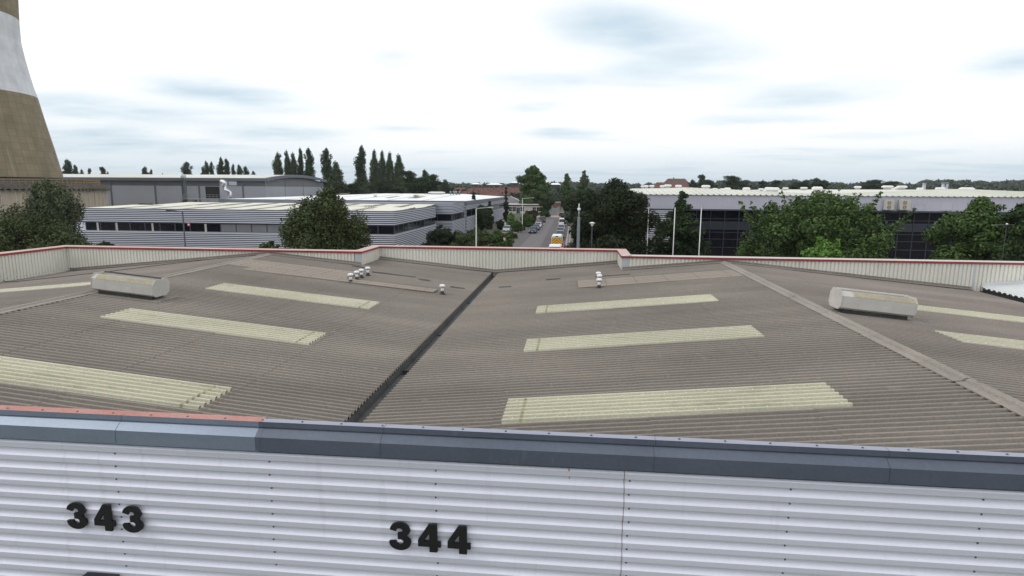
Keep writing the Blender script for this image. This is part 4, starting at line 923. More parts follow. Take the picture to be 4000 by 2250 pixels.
def blob_points(C, Rad, n, rs, squash=.8, droop=0.):
    """n leaf points spread through clumps C (k,3) with radii Rad"""
    k = len(C); wgt = Rad**2; idx = rs.choice(k, n, p=wgt/wgt.sum()); d = rs.normal(size=(n, 3)); d /= np.linalg.norm(d, axis=1)[:, None]
    rad = (rs.random(n)**.42)*Rad[idx]; off = d*rad[:, None]*np.array([1, 1, squash])
    if droop: off[:, 2] -= rs.random(n)**1.5*droop*Rad[idx]
    return C[idx]+off, d
PROF = {
 'broad': lambda t: (1-((t-.42)/.60)**2)**.5 if abs(t-.42) < .60 else 0.,
 'round': lambda t: max(0, 1-((t-.45)/.57)**2)**.5,
 'poplar': lambda t: min(1, t*4+.4)*max(0., 1-t**4.5)**.7,
 'cone': lambda t: max(.04, (1-t)**.85)*(.72+.28*math.cos(t*34)),
 'narrowtop': lambda t: (1.0-.35*t+.08*math.sin(t*30)) if t < .60 else max(.10, .66*(1-(t-.60)/.40)**.55)*(.78+.22*math.cos(t*55)),
 'spire': lambda t: max(.05, min(1, t*4+.5)*(1-t)**.55),
 'bush': lambda t: max(0, 1-(t*.98)**2.2)**.5,
 'willow': lambda t: max(0, 1-t**4.2)**.6*(.93+.07*t),
 'dome': lambda t: max(0, 1-t**6)**.55,
}
def crown(kind, H, Wd, z0, n, leaf, rs, clumps=60, cl=.16, squash=.8, droop=0., sprigs=0, lean=0.):
    C = []; Rd = []; pf = PROF[kind]; ph = rs.random(3)*6.28; irr = 1.3 if kind == 'poplar' else 1.
    while len(C) < clumps:
        t = rs.random(); r = pf(t)
        if rs.random() > r+.15: continue
        a = rs.random()*2*math.pi; r = r*(1+irr*(.16*math.sin(2*a+ph[0]+t*7)+.13*math.sin(3*a+ph[1]-t*15)+.10*math.sin(5*a+ph[2]+t*31))); q = r*(rs.random()**.38)*Wd/2*(.86+.22*rs.random()) ; rc = Wd*cl*(.55+.8*rs.random())*(.45+.55*r)
        q = max(0, q-rc*.55); C.append((q*math.cos(a)+lean*t*Wd, q*math.sin(a), z0+t*(H-z0)-rc*.45*(t > .75))); Rd.append(rc)
    for t in np.linspace(.12, .985, 26 if kind != 'bush' else 4):
        r = pf(t); C.append((lean*t*Wd, 0, z0+t*(H-z0)*.985)); Rd.append(max(.035*Wd, r*Wd*.22))
    for i in range(sprigs):
        a = rs.random()*2*math.pi; q = Wd/2*rs.random()**.6*.85; b0 = H*(.72+.12*rs.random()-.25*(q/(Wd/2))**2)
        hgt = H*(.10+.28*rs.random()**1.5); m = 7
        for j in range(m): C.append((q*math.cos(a)*(1+.05*j), q*math.sin(a)*(1+.05*j), b0+hgt*j/m)); Rd.append(.42*(1-.55*j/m))
    C = np.array(C); Rd = np.array(Rd); P, d = blob_points(C, Rd, n, rs, squash, droop); P[:, 2] = np.maximum(P[:, 2], .05)
    d[:, 2] += .35
    return leaf_mesh('crown', P, d, leaf, rs), C
def trunk_mb(H, r, C, rs, branches=7, top=.8, lean=0.):
    b = MB(); b.tube([(0, 0, -.1), (.02*H*rs.normal()*.3, 0, H*.3), (lean*.4, .01*H*rs.normal(), H*top*.75), (lean, 0, H*top)], [r*1.25, r, r*.6, r*.2], 8)
    for i in rs.choice(len(C), min(branches, len(C)), replace=False):
        c = C[i]; z = min(c[2]*.75, H*(.25+.4*rs.random())); b.tube([(0, 0, z), (c[0]*.5, c[1]*.5, (z+c[2])/2+.2), tuple(c)], [r*.45, r*.3, r*.08], 5)
    return b
def tree(name, label, cat, pos, H, Wd, kind, leafm, n, leaf, seed, z0=None, bark='bark', group=None, tr=None, branches=7, **kw):
    rs = np.random.RandomState(seed); z0 = H*.12 if z0 is None else z0; n = int(n*1.9); leaf *= .74; Wd = Wd*1.1 if kind == 'poplar' else Wd; t = thing(name, label, cat, pos, 0, group)
    me, C = crown(kind, H, Wd, z0, n, leaf, rs, **kw); trunk_mb(H, tr or max(.05, H*.017), C, rs, branches).build('trunk' if cat == 'tree' else 'stem', M[bark], t); link('crown' if cat == 'tree' else 'foliage', me, LF[leafm], t); return t
def tpx(name, label, px, ptop, wpx, Y, kind, leafm, n, leaf, seed, cat='tree', **kw):
    p = at(px, ptop, Y); return tree(name, label, cat, (p.x, Y, 0), p.z, wpx*Y/2380*1.04, kind, leafm, n, leaf, seed, **kw)
tpx('willow_tree', 'big drooping dark green tree in front of the striped building, left of centre', 1275, 738, 330, 72, 'willow', 'olive', 34000, .26, 1, clumps=120, cl=.12, squash=1.2, droop=1.0, z0=.3, branches=12)
tpx('birch_tree', 'tall wispy tree at the left edge hiding the foot of the cooling tower', 180, 706, 225, 74, 'dome', 'birch', 26000, .24, 2, clumps=90, cl=.13, squash=1.5, droop=1.1, z0=1.5, bark='bark_pale', branches=14)
tpx('birch_tree', 'darker spreading tree below the birch at the left edge', 60, 800, 480, 70, 'bush', 'olive', 22000, .24, 22, clumps=90, cl=.12, droop=.6, z0=.2)
tpx('broad_tree', 'big dark dense tree right of the grey mast', 2405, 700, 330, 74, 'dome', 'darkest', 34000, .27, 3, clumps=110, cl=.13, z0=1.0)
tpx('broad_tree', 'dark tree joined to the right side of the big dense tree', 2300, 770, 150, 78, 'broad', 'darkest', 12000, .27, 33, clumps=50, cl=.16, z0=.8)
tpx('conifer_tree', 'narrow-topped dark tree spreading low behind the middle flagpole', 2664, 740, 215, 79, 'narrowtop', 'dark', 17000, .24, 4, clumps=130, cl=.12, squash=.6, z0=.4)
tpx('maple_tree', 'wide light green leafy tree with upright sprigs before the glass wall', 3212, 766, 535, 66, 'broad', 'mid', 42000, .26, 5, clumps=170, cl=.085, z0=.4, sprigs=48, branches=30)
tpx('maple_tree', 'round green tree at the right edge before the glass wall', 3835, 772, 320, 66, 'broad', 'mid', 26000, .26, 6, clumps=100, cl=.12, z0=.4)
tpx('broad_tree', 'darker tree cut off by the right edge of the photo', 4010, 800, 200, 62, 'broad', 'dark', 15000, .25, 7, clumps=70, cl=.15, z0=.3)
tpx('young_tree', 'small bright green tree just behind the parapet below the leafy tree', 3225, 938, 165, 54, 'round', 'bright', 9000, .22, 8, clumps=60, cl=.12, z0=1.5, sprigs=7, branches=10)
tpx('poplar_tree', 'large broad poplar at the far end of the road', 2085, 648, 128, 262, 'broad', 'mid', 16000, .75, 9, clumps=110, cl=.12, z0=1.5)
tpx('broad_tree', 'round dark tree at the right foot of the large poplar', 2134, 762, 58, 236, 'round', 'dark', 5000, .5, 10, clumps=40, cl=.18, z0=1.4)
tpx('poplar_tree', 'narrow poplar between the large poplar and the dark dense tree', 2213, 675, 34, 262, 'poplar', 'mid', 5000, .6, 11, clumps=45, cl=.28, z0=1)
tpx('poplar_tree', 'pale-topped narrow tree rising behind the dark dense tree', 2282, 664, 44, 255, 'poplar', 'grey_green', 5000, .6, 12, clumps=45, cl=.26, z0=1)
tpx('broad_tree', 'round green tree on the right of the road end', 2246, 748, 92, 218, 'round', 'dark', 9000, .5, 13, clumps=60, cl=.16, z0=2.4)
tpx('broad_tree', 'low dark tree between the road end tree and the mast', 2300, 735, 90, 190, 'round', 'dark', 7000, .5, 34, clumps=60, cl=.16, z0=.6)
tpx('cypress_tree', 'slender dark cypress beside the cream office', 1977, 728, 27, 186, 'spire', 'darkest', 4500, .32, 14, clumps=60, cl=.24, z0=.2)
tpx('alder_tree', 'tall dark tree against the corner of the white-roofed building', 1850, 746, 68, 150, 'cone', 'dark', 9000, .36, 15, clumps=90, cl=.17, z0=.4)
tpx('alder_tree', 'shorter tree right of the tall one beside the white-roofed building', 1913, 783, 52, 152, 'cone', 'dark', 6500, .36, 16, clumps=70, cl=.2, z0=.3)
tpx('alder_tree', 'middle bushy tree between the two beside the white-roofed building', 1878, 800, 60, 148, 'broad', 'dark', 5000, .36, 17, clumps=50, cl=.2, z0=.3)
# bushes and hedges
def bush(label, px, ptop, wpx, Y, leafm, n, seed, leaf=.24, kind='bush', dep=1., **kw):
    t = tpx('bush', label, px, ptop, wpx, Y, kind, leafm, n, leaf, seed, cat='bush', z0=.05, branches=4, **kw); return t
bush('dark twiggy bush in front of the white-roofed building corner', 1722, 880, 150, 98, 'darkest', 9000, 20, clumps=60, cl=.13)
bush('broad olive bush left of the tall lamp post', 1860, 890, 175, 92, 'olive', 12000, 21, clumps=80, cl=.12)
bush('leafy green bush spreading right of the tall lamp post', 1945, 900, 120, 96, 'mid', 8000, 23, clumps=60, cl=.14)
bush('clipped round bush beside the silver-green car', 2019, 861, 46, 142, 'mid', 5000, 24, kind='round', clumps=40, cl=.2)
bush('low flowering bush at the corner of the car park', 1999, 906, 52, 124, 'olive', 2600, 25, clumps=30, cl=.16)
bush('yellow-green shrub left of the row of street bushes', 1998, 829, 34, 170, 'bright', 2600, 26, leaf=.3, clumps=26, cl=.2)
bush('bush in the roadside row nearest the lamp post', 2052, 833, 52, 162, 'mid', 4200, 27, leaf=.3, clumps=40, cl=.18)
bush('rounded bush in the middle of the roadside row', 2074, 838, 40, 172, 'mid', 3200, 28, leaf=.3, kind='round', clumps=30, cl=.2)
bush('taller bush at the far end of the roadside row', 2083, 826, 26, 190, 'dark', 2600, 29, leaf=.3, kind='round', clumps=24, cl=.22)
bush('small bush by the pavement before the dark blue hatchback', 2040, 850, 36, 150, 'dark', 2600, 30, clumps=26, cl=.2)
bush('dark clump of shrubs left of the parked white car', 1955, 858, 36, 150, 'darkest', 2600, 31, clumps=26, cl=.2)
bush('dark clipped hedge in front of the grey metal gates', 2130, 823, 46, 222, 'dark', 3800, 32, leaf=.35, clumps=36, cl=.2)
bush('reddish hedge under the office windows', 2080, 823, 60, 235, 'copper', 2500, 35, leaf=.35, clumps=36, cl=.14)
bush('low green shrubs at the foot of the striped wall, left of the lamp', 410, 946, 170, 76, 'dark', 6000, 36, clumps=70, cl=.07)
bush('green ground shrub at the left foot of the big drooping tree', 1060, 944, 170, 70, 'mid', 7000, 37, clumps=60, cl=.1)
bush('pale rough grass tuft by the right-hand kerb', 2262, 912, 40, 118, 'straw', 1500, 38, clumps=22, cl=.2)
bush('low green shrubs behind the left corner of the parapet', 230, 905, 300, 60, 'olive', 9000, 39, clumps=90, cl=.07)
bush('dark undergrowth below the big dense tree', 2330, 900, 190, 80, 'darkest', 8000, 40, clumps=60, cl=.1)
bush('dark undergrowth at the foot of the narrow-topped tree', 2690, 930, 150, 80, 'darkest', 7000, 41, clumps=60, cl=.1)
# poplar rows: three prototypes copied
protos = []
for i, (k, lm) in enumerate((('poplar', 'poplar'), ('poplar', 'poplar_pale'), ('poplar', 'poplar'))):
    rs = np.random.RandomState(60+i); pr = None; protos.append((k, lm, 60+i))
PO = {}
def poplar(px, ptop, wpx, Y, var, label, group, kind='poplar'):
    p = at(px, ptop, Y); H, Wd = p.z, wpx*Y/2380*1.15
    key = var
    if key not in PO:
        lm = ['poplar', 'poplar_pale', 'poplar', 'dark', 'poplar_pale'][var]; kd = ['poplar', 'poplar', 'poplar', 'round', 'broad'][var]
        t = tree('poplar_tree', label, 'tree', (p.x, Y, 0), 28., 5.6 if var < 3 else 12., kd, lm, 7000, .62, 90+var, z0=1.5, group=group, clumps=90 if var < 3 else 60, cl=.24 if var < 3 else .17, squash=1.5 if var < 3 else .9, branches=5, lean=[0, 0, .35, 0, 0][var]); PO[key] = t
    else: t = dup(PO[key], (p.x, Y, 0), label=label); t['group'] = group
    base_w = 5.6 if var < 3 else 12.
    t.scale = (Wd/base_w, Wd/base_w, H/28.); t.rotation_euler = (0, 0, (px*7.3) % 6.28 if var != 2 else 0)
    return t
oj = ['leftmost', 'second', 'third', 'fourth', 'fifth', 'sixth', 'seventh', 'eighth', 'rightmost']
ga = 'row of poplars behind the curved hall'
for i, (px, pt, wp) in enumerate(((790, 645, 20), (803, 621, 22), (825, 623, 19), (852, 610, 25), (882, 612, 30), (910, 634, 19), (932, 636, 24), (958, 643, 27), (988, 661, 20))):
    poplar(px, pt, wp, 380, i % 2*0 if i != 3 else 2, '%s tree of the row of nine small dark poplars behind the hall' % oj[i], ga)
gb = 'tall poplars above the hall gable'
for i, (px, pt, wp, v) in enumerate(((1084, 589, 36, 1), (1118, 581, 26, 1), (1143, 590, 28, 1), (1171, 568, 26, 0), (1204, 567, 36, 0))):
    poplar(px, pt, wp, 300, v, '%s of the five tall poplars above the curved end of the hall' % ['leftmost pale', 'second', 'middle pale', 'fourth dark', 'rightmost dark'][i], gb)
poplar(1274, 567, 44, 290, 0, 'tall dark poplar just right of the hall, left of a shorter pale one', gb)
poplar(1310, 624, 46, 270, 1, 'shorter pale poplar touching the tall dark one right of the hall', gb)
poplar(1395, 564, 42, 285, 2, 'tall dark leaning poplar standing alone left of the pale four', gb)
gc = 'pale poplars in the middle distance'
for i, (px, pt, wp, v) in enumerate(((1461, 578, 30, 1), (1492, 581, 27, 1), (1522, 587, 30, 1), (1556, 596, 38, 1))):
    poplar(px, pt, wp, 310, v, '%s of the four pale poplars left of centre' % ['leftmost', 'second', 'third', 'rightmost, widest'][i], gc)
gd = 'dark round trees beyond the striped buildings'
for i, (px, pt, wp, Y, v, lab) in enumerate(((1600, 664, 95, 300, 3, 'dark round tree right of the four pale poplars'), (1658, 656, 38, 290, 0, 'pointed dark tree between two round ones left of centre'), (1690, 678, 80, 285, 3, 'dark spreading tree at the right end of the middle trees'), (1640, 690, 90, 270, 3, 'low dark round tree in front of the pointed one'),
        (1500, 690, 90, 290, 4, 'bushy pale tree below the pale poplars'), (1430, 700, 70, 280, 4, 'bushy tree between the leaning poplar and the pale four'), (1560, 690, 80, 285, 4, 'bushy tree under the rightmost pale poplar'),
        (1240, 705, 60, 280, 3, 'dark bushy tree against the right end of the hall'), (1370, 715, 80, 275, 3, 'dark bushy tree at the foot of the leaning poplar'), (1740, 700, 60, 330, 4, 'pale bushy tree behind the white roof, right of the dark ones'))):
    poplar(px, pt, wp, Y, v, lab, gd)
ge = 'small tree tops showing over the left part of the hall roof'
for i, (px, pt, wp, v, lab) in enumerate(((260, 616, 42, 0, 'tallest tree top touching the cooling tower edge above the hall roof'), (291, 638, 26, 0, 'tree top right beside the tallest one at the cooling tower'), (318, 656, 17, 0, 'tiny pointed tree top between the tower trees and a rounded one'), (347, 655, 24, 3, 'small rounded tree top, second clump from the cooling tower'),
        (400, 649, 36, 3, 'wide low tree top above the left of the hall'), (565, 646, 34, 0, 'pyramid-shaped tree top above the hall, left of a tiny one'), (590, 656, 18, 0, 'tiny pointed tree top right of the pyramid-shaped one'), (420, 668, 14, 3, 'tiny tree top at the right foot of the wide low one'), (634, 671, 10, 0, 'barely visible tree tip above the hall roof'), (727, 625, 40, 0, 'lone dense tree top left of the row of nine'))):
    poplar(px, pt, wp, 420, v, lab, ge)
# trees behind the white roof on the right
gf = 'dark trees beyond the right-hand white roof'
for i, (px, pt, wp, Y, v, lab) in enumerate(((2744, 680, 54, 480, 3, 'tall rounded tree top on the skyline right of the brick house'), (2770, 700, 60, 470, 3, 'lower tree joined to the right of the rounded skyline tree'), (2862, 684, 100, 420, 3, 'broad dark dome of a tree behind the white roof'), (2910, 702, 60, 430, 3, 'smaller tree right of the broad dark dome'), (2705, 697, 30, 450, 0, 'pointed tree left of the tall rounded skyline tree'),
        (2985, 706, 60, 520, 3, 'low flat tree in the gap right of the broad dome'), (3030, 702, 70, 500, 3, 'low rounded tree before the conifer clump'), (3115, 704, 50, 400, 0, 'left conifer of the dark clump behind the leafy tree'), (3150, 698, 46, 400, 0, 'second conifer of the dark clump behind the leafy tree'), (3190, 690, 50, 390, 0, 'tallest conifer of the dark clump behind the leafy tree'), (3220, 698, 40, 390, 0, 'right conifer of the dark clump behind the leafy tree'),
        (3420, 700, 120, 560, 3, 'broad wooded clump just right of the leafy tree'), (3480, 706, 80, 520, 3, 'dark clump behind the air conditioner vents'))):
    poplar(px, pt, wp, Y, v, lab, gf)
poplar(1790, 738, 34, 420, 3, 'left of the two dark copper trees by the red roofs', 'copper beeches'); poplar(1812, 737, 42, 420, 3, 'right of the two dark copper trees by the red roofs', 'copper beeches')
# far woods: one continuous mass of foliage on the plain
rs = np.random.RandomState(77); C = []; Rd = []
def belt(Y0, Y1, pxa, pxb, ytop, n, rmin_, rmax_, jit=8):
    for _ in range(n):
        px = rs.uniform(pxa, pxb); Y = rs.uniform(Y0, Y1); top = ytop(px)+rs.uniform(0, jit) if callable(ytop) else ytop+rs.uniform(0, jit)
        p = at(px, top, Y); r = rs.uniform(rmin_, rmax_); z = p.z-r
        while z > -2: C.append((p.x, Y, z)); Rd.append(r); z -= r*1.3
sk = lambda x: 704+4*math.sin(x/130.)+3*math.sin(x/47.+1)+(6 if 1900 < x < 2600 else 0)
belt(900, 1400, -100, 1750, lambda x: 707, 90, 7, 14); belt(1000, 1500, 1700, 4300, sk, 420, 6, 14, 9); belt(1000, 1500, 3600, 4400, lambda x: 704+7*math.sin(x/60.), 110, 6, 13, 8)
belt(520, 800, 1720, 4300, lambda x: 722, 260, 4, 8, 12); belt(320, 338, 1700, 2010, lambda x: 750+5*math.sin(x/23.), 60, 1.6, 3.0, 12); belt(345, 480, 1720, 2030, lambda x: 742, 30, 1.8, 3.2, 8); belt(330, 480, 2160, 2480, lambda x: 726, 60, 3, 6, 22); belt(350, 500, 1150, 1760, lambda x: 722, 110, 3.5, 7, 22); belt(380, 480, 2600, 4300, lambda x: 735, 120, 3, 5, 8)
belt(700, 1000, 1750, 2150, lambda x: 716, 60, 5, 9, 10)
C = np.array(C); Rd = np.array(Rd)
P, d = blob_points(C, Rd, 150000, rs, .85); d[:, 2] += .4; dist = np.hypot(P[:, 0], P[:, 1])
me = leaf_mesh('far_woods', P, d, (dist/609*2.3)[:, None], rs)
o = link('far_woods', me, LF['far']); tag(o, 'hazy dark woodland covering the plain out to the skyline', 'woodland', kind='stuff')
# ------------------------------------------------------------------ houses far off
def house(p, w_, d__, hw, hr, rm, wm_, label, grp=None, rz=0., nm='house', chim=True):
    t = thing(nm, label, 'house', p, rz, grp)
    wl = MB().box(-w_/2, w_/2, 0, d__, -1, hw).build('wall', wm_, t)
    b = MB(); e_ = .4; b.add([(-w_/2-e_, -e_, hw), (w_/2+e_, -e_, hw), (w_/2+e_, d__+e_, hw), (-w_/2-e_, d__+e_, hw), (-w_/2+w_*.18, d__/2, hw+hr), (w_/2-w_*.18, d__/2, hw+hr)], [(0, 1, 5, 4), (1, 2, 5), (2, 3, 4, 5), (3, 0, 4), (0, 3, 2, 1)]); rf_ = b.build('roof', rm, t)
    if chim: MB().box(-w_*.1-.5, -w_*.1+.5, d__/2-.4, d__/2+.4, hw, hw+hr+1.1).build('chimney', M['brick'], rf_)
    for i in range(3): b = MB(); x = -w_*.35+i*w_*.3; b.box(x, x+w_*.12, -.06, -.01, hw*.45, hw*.8); b.build('window', M['glass'], t)
    return t
hr_ = [(1795, 733), (1832, 738), (1858, 741), (1884, 739), (1910, 742), (1936, 740), (1962, 742), (1990, 738), (2012, 733), (1846, 733), (1872, 733), (1900, 733), (1928, 734), (1955, 733), (1984, 731), (1820, 746), (1850, 749), (1880, 748), (1915, 750), (1950, 749)]
H0 = None
for i, (px, py) in enumerate(hr_):
    Y = 340+ (752-py)*9.0; p = at(px, py, Y); h = max(6.0, p.z)
    lab = 'pinkish rendered house with a red roof, leftmost of the distant estate' if i == 0 else 'red-roofed house in the distant estate beyond the white roof'
    if i == 0: house((p.x, Y, 0), 11, 8, h-2.6, 2.6, M['tile'], M['render'], lab, 'red-roofed houses of the distant estate'); continue
    if H0 is None: H0H = h; H0 = house((p.x, Y, 0), 12, 9, h-3.6, 3.6, M['tile'], M['tile_brown'], lab, 'red-roofed houses of the distant estate')
    else: dup(H0, (p.x, Y, 0), rz=(i % 3-1)*.25, scale=(1, 1, h/H0H))
p = at(2648, 697, 620); house((p.x, 620, 0), 26, 18, p.z-6.5, 6.5, M['tile_brown'], M['brick'], 'tall brick house with a pyramid roof on the skyline', None)
p = at(2625, 712, 560); house((p.x, 560, 0), 38, 14, p.z-6, 6, M['tile'], M['brick'], 'long brown-roofed house below the tall brick one', None)
for i, (px, py, w__, Y, lab) in enumerate(((1928, 717, 14, 700, 'long white industrial shed in the distance left of the large poplar'), (2168, 716, 10, 620, 'white gabled shed seen right of the large poplar'), (2008, 710, 8, 760, 'small pale shed on the skyline left of the large poplar'), (1855, 715, 7, 720, 'pale yellowish house among the trees left of centre'))):
    p = at(px, py, Y); sc = Y/2380; hw_ = w__*1.9*sc; t = thing('distant_shed', lab, 'building', (p.x, Y, 0)); b = MB(); b.box(-hw_, hw_, 0, 20, 0, p.z-1.4); b.build('wall', M['far_cladding'], t); b = MB(); b.add([(-hw_-1, -1, p.z-1.4), (hw_+1, -1, p.z-1.4), (hw_+1, 21, p.z-1.4), (-hw_-1, 21, p.z-1.4), (-hw_*.6, 10, p.z+.4), (hw_*.6, 10, p.z+.4)], [(0, 1, 5, 4), (1, 2, 5), (2, 3, 4, 5), (3, 0, 4)]); b.build('roof', M['white_roof'], t)

# ------------------------------------------------------------------ poles
def lamp_post(label, px, ptop, Y, arm, m, r=.085, head='arm', pxb=None):
    p = at(px, ptop, Y); t = thing('street_lamp', label, 'street lamp', (p.x, Y, 0)); H = p.z
    MB().tube([(0, 0, 0), (0, 0, 1.2), (0, 0, 1.25), (0, 0, H)], [r*1.5, r*1.5, r, r*.7], 10).build('pole', m, t)
    a = at(px+arm, ptop, Y).x-p.x; s = 1 if a > 0 else -1
    MB().tube([(0, 0, H-.03), (a*.3, 0, H+.02), (a, 0, H+.12)], r*.5, 8).build('bracket_arm', m, t)
    b = MB(); b.loft([[(a+s*(u), y_, H+.12+z_) for y_, z_ in ((-w_, 0), (-w_*.7, h_), (w_*.7, h_), (w_, 0), (w_*.6, -h_*.6), (-w_*.6, -h_*.6))] for u, w_, h_ in ((0, .05, .03), (.15, .12, .08), (.55, .13, .09), (.75, .05, .03))]); b.build('lamp_head', m if m is not M['steel'] else M['white'], t)
    return t
M['pole_dark'] = mat('dark_painted_steel', (.025, .028, .04), .5, .2, var=.1); M['pole_pale'] = mat('pale_green_grey_steel', (.42, .46, .42), .5, .2, var=.1)
lamp_post('black street lamp leaning before the striped wall on the left', 713, 827, 58, -38, M['pole_dark'], .085)
lamp_post('pale street lamp rising from the olive bushes, arm pointing right', 1860, 814, 75, 46, M['pole_pale'], .09)
lamp_post('pale street lamp on the pavement behind the clipped round bush', 2041, 775, 146, 34, M['pole_pale'], .11)
lamp_post('short grey lamp by the vans at the far right of the road', 2239, 803, 205, -4, M['steel'], .10)
# grey mast with white box
p = at(2262, 795, 64); pm = at(2262, 848, 64); t = thing('camera_mast', 'thick grey mast with white boxes on top beside the dark tree', 'mast', (p.x, 64, 0))
MB().box(-.15, .15, -.15, .15, 0, pm.z, .02).each('column', mat('mid_grey_steel', (.21, .23, .26), .5, .2, var=.08), t); MB().tube([(0, 0, pm.z), (0, 0, p.z)], .045, 8).build('spigot', M['white'], t)
zq = at(2262, 817, 64).z; MB().box(-.16, .16, -.16, .16, zq-.12, zq+.12, .03).build('camera_box', M['white'], t); MB().tube([(-.07, 0, pm.z), (-.07, 0, pm.z+.5)], .05, 8).build('conduit', M['black'], t)
p = at(2313, 873, 62); t = thing('flood_lamp', 'white bowl-shaped floodlight on a dark post in front of the dense tree', 'street lamp', (p.x, 62, 0))
MB().tube([(0, 0, 0), (0, 0, p.z-.25)], .05, 8).build('pole', M['pole_dark'], t); MB().lathe([(.04, -.30), (.12, -.2), (.16, -.05), (.28, .02), (.30, .06), (.12, .12), (.02, .16)], 16, (0, 0, p.z)).build('lamp_head', M['white'], t)
p = at(3933, 877, 56); t = thing('flood_lamp', 'tiny white-topped lamp with thin cross arms before the right edge tree', 'street lamp', (p.x, 56, 0))
MB().tube([(0, 0, 0), (0, 0, p.z)], .03, 8).build('pole', M['pole_dark'], t); MB().lathe([(.02, -.03), (.08, 0), (.08, .08), (.02, .12)], 10, (0, 0, p.z)).build('lamp_head', M['white'], t); MB().tube([(-1.0, 0, p.z-.04), (.6, 0, p.z-.02)], .012, 6).build('cross_arm', M['steel'], t)
for i, (pa, pb, lab) in enumerate(((2534, 2528, 'leftmost white flagpole, half hidden by the dense tree'), (2637, 2628, 'middle white flagpole in front of the narrow-topped tree'), (2740, 2730, 'rightmost white flagpole before the dark glass wall'))):
    p = at(pa, 815, 72); t = thing('flagpole', lab, 'flagpole', (p.x, 72, 0), 0, 'three white flagpoles'); MB().tube([(0, 0, 0), (0, 0, 2), (0, 0, p.z)], [.07, .065, .045], 8).build('pole', M['white'], t); MB().lathe([(.03, 0), (.07, .04), (.06, .10), (.01, .13)], 8, (0, 0, p.z)).build('finial', M['white'], t); MB().lathe([(.13, 0), (.13, .3)], 8).build('base_socket', M['steel'], t)
# bollards along the right kerb
bp = None
M['bollard'] = M['pole_dark']
for i in range(16):
    Y = 92+i*5.2; x = -.55-.004*(Y-92)
    if bp is None:
        bp = thing('bollard', 'short black bollard with a white band along the right-hand kerb', 'bollard', (x, Y, .12), 0, 'bollards along the right-hand kerb'); MB().lathe([(.10, 0), (.10, .55)], 8).build('post', M['black'], bp); MB().lathe([(.105, .55), (.105, .85), (.09, .9), (.02, .92)], 8).build('band', M['white'], bp)
    else: dup(bp, (x, Y, .12))

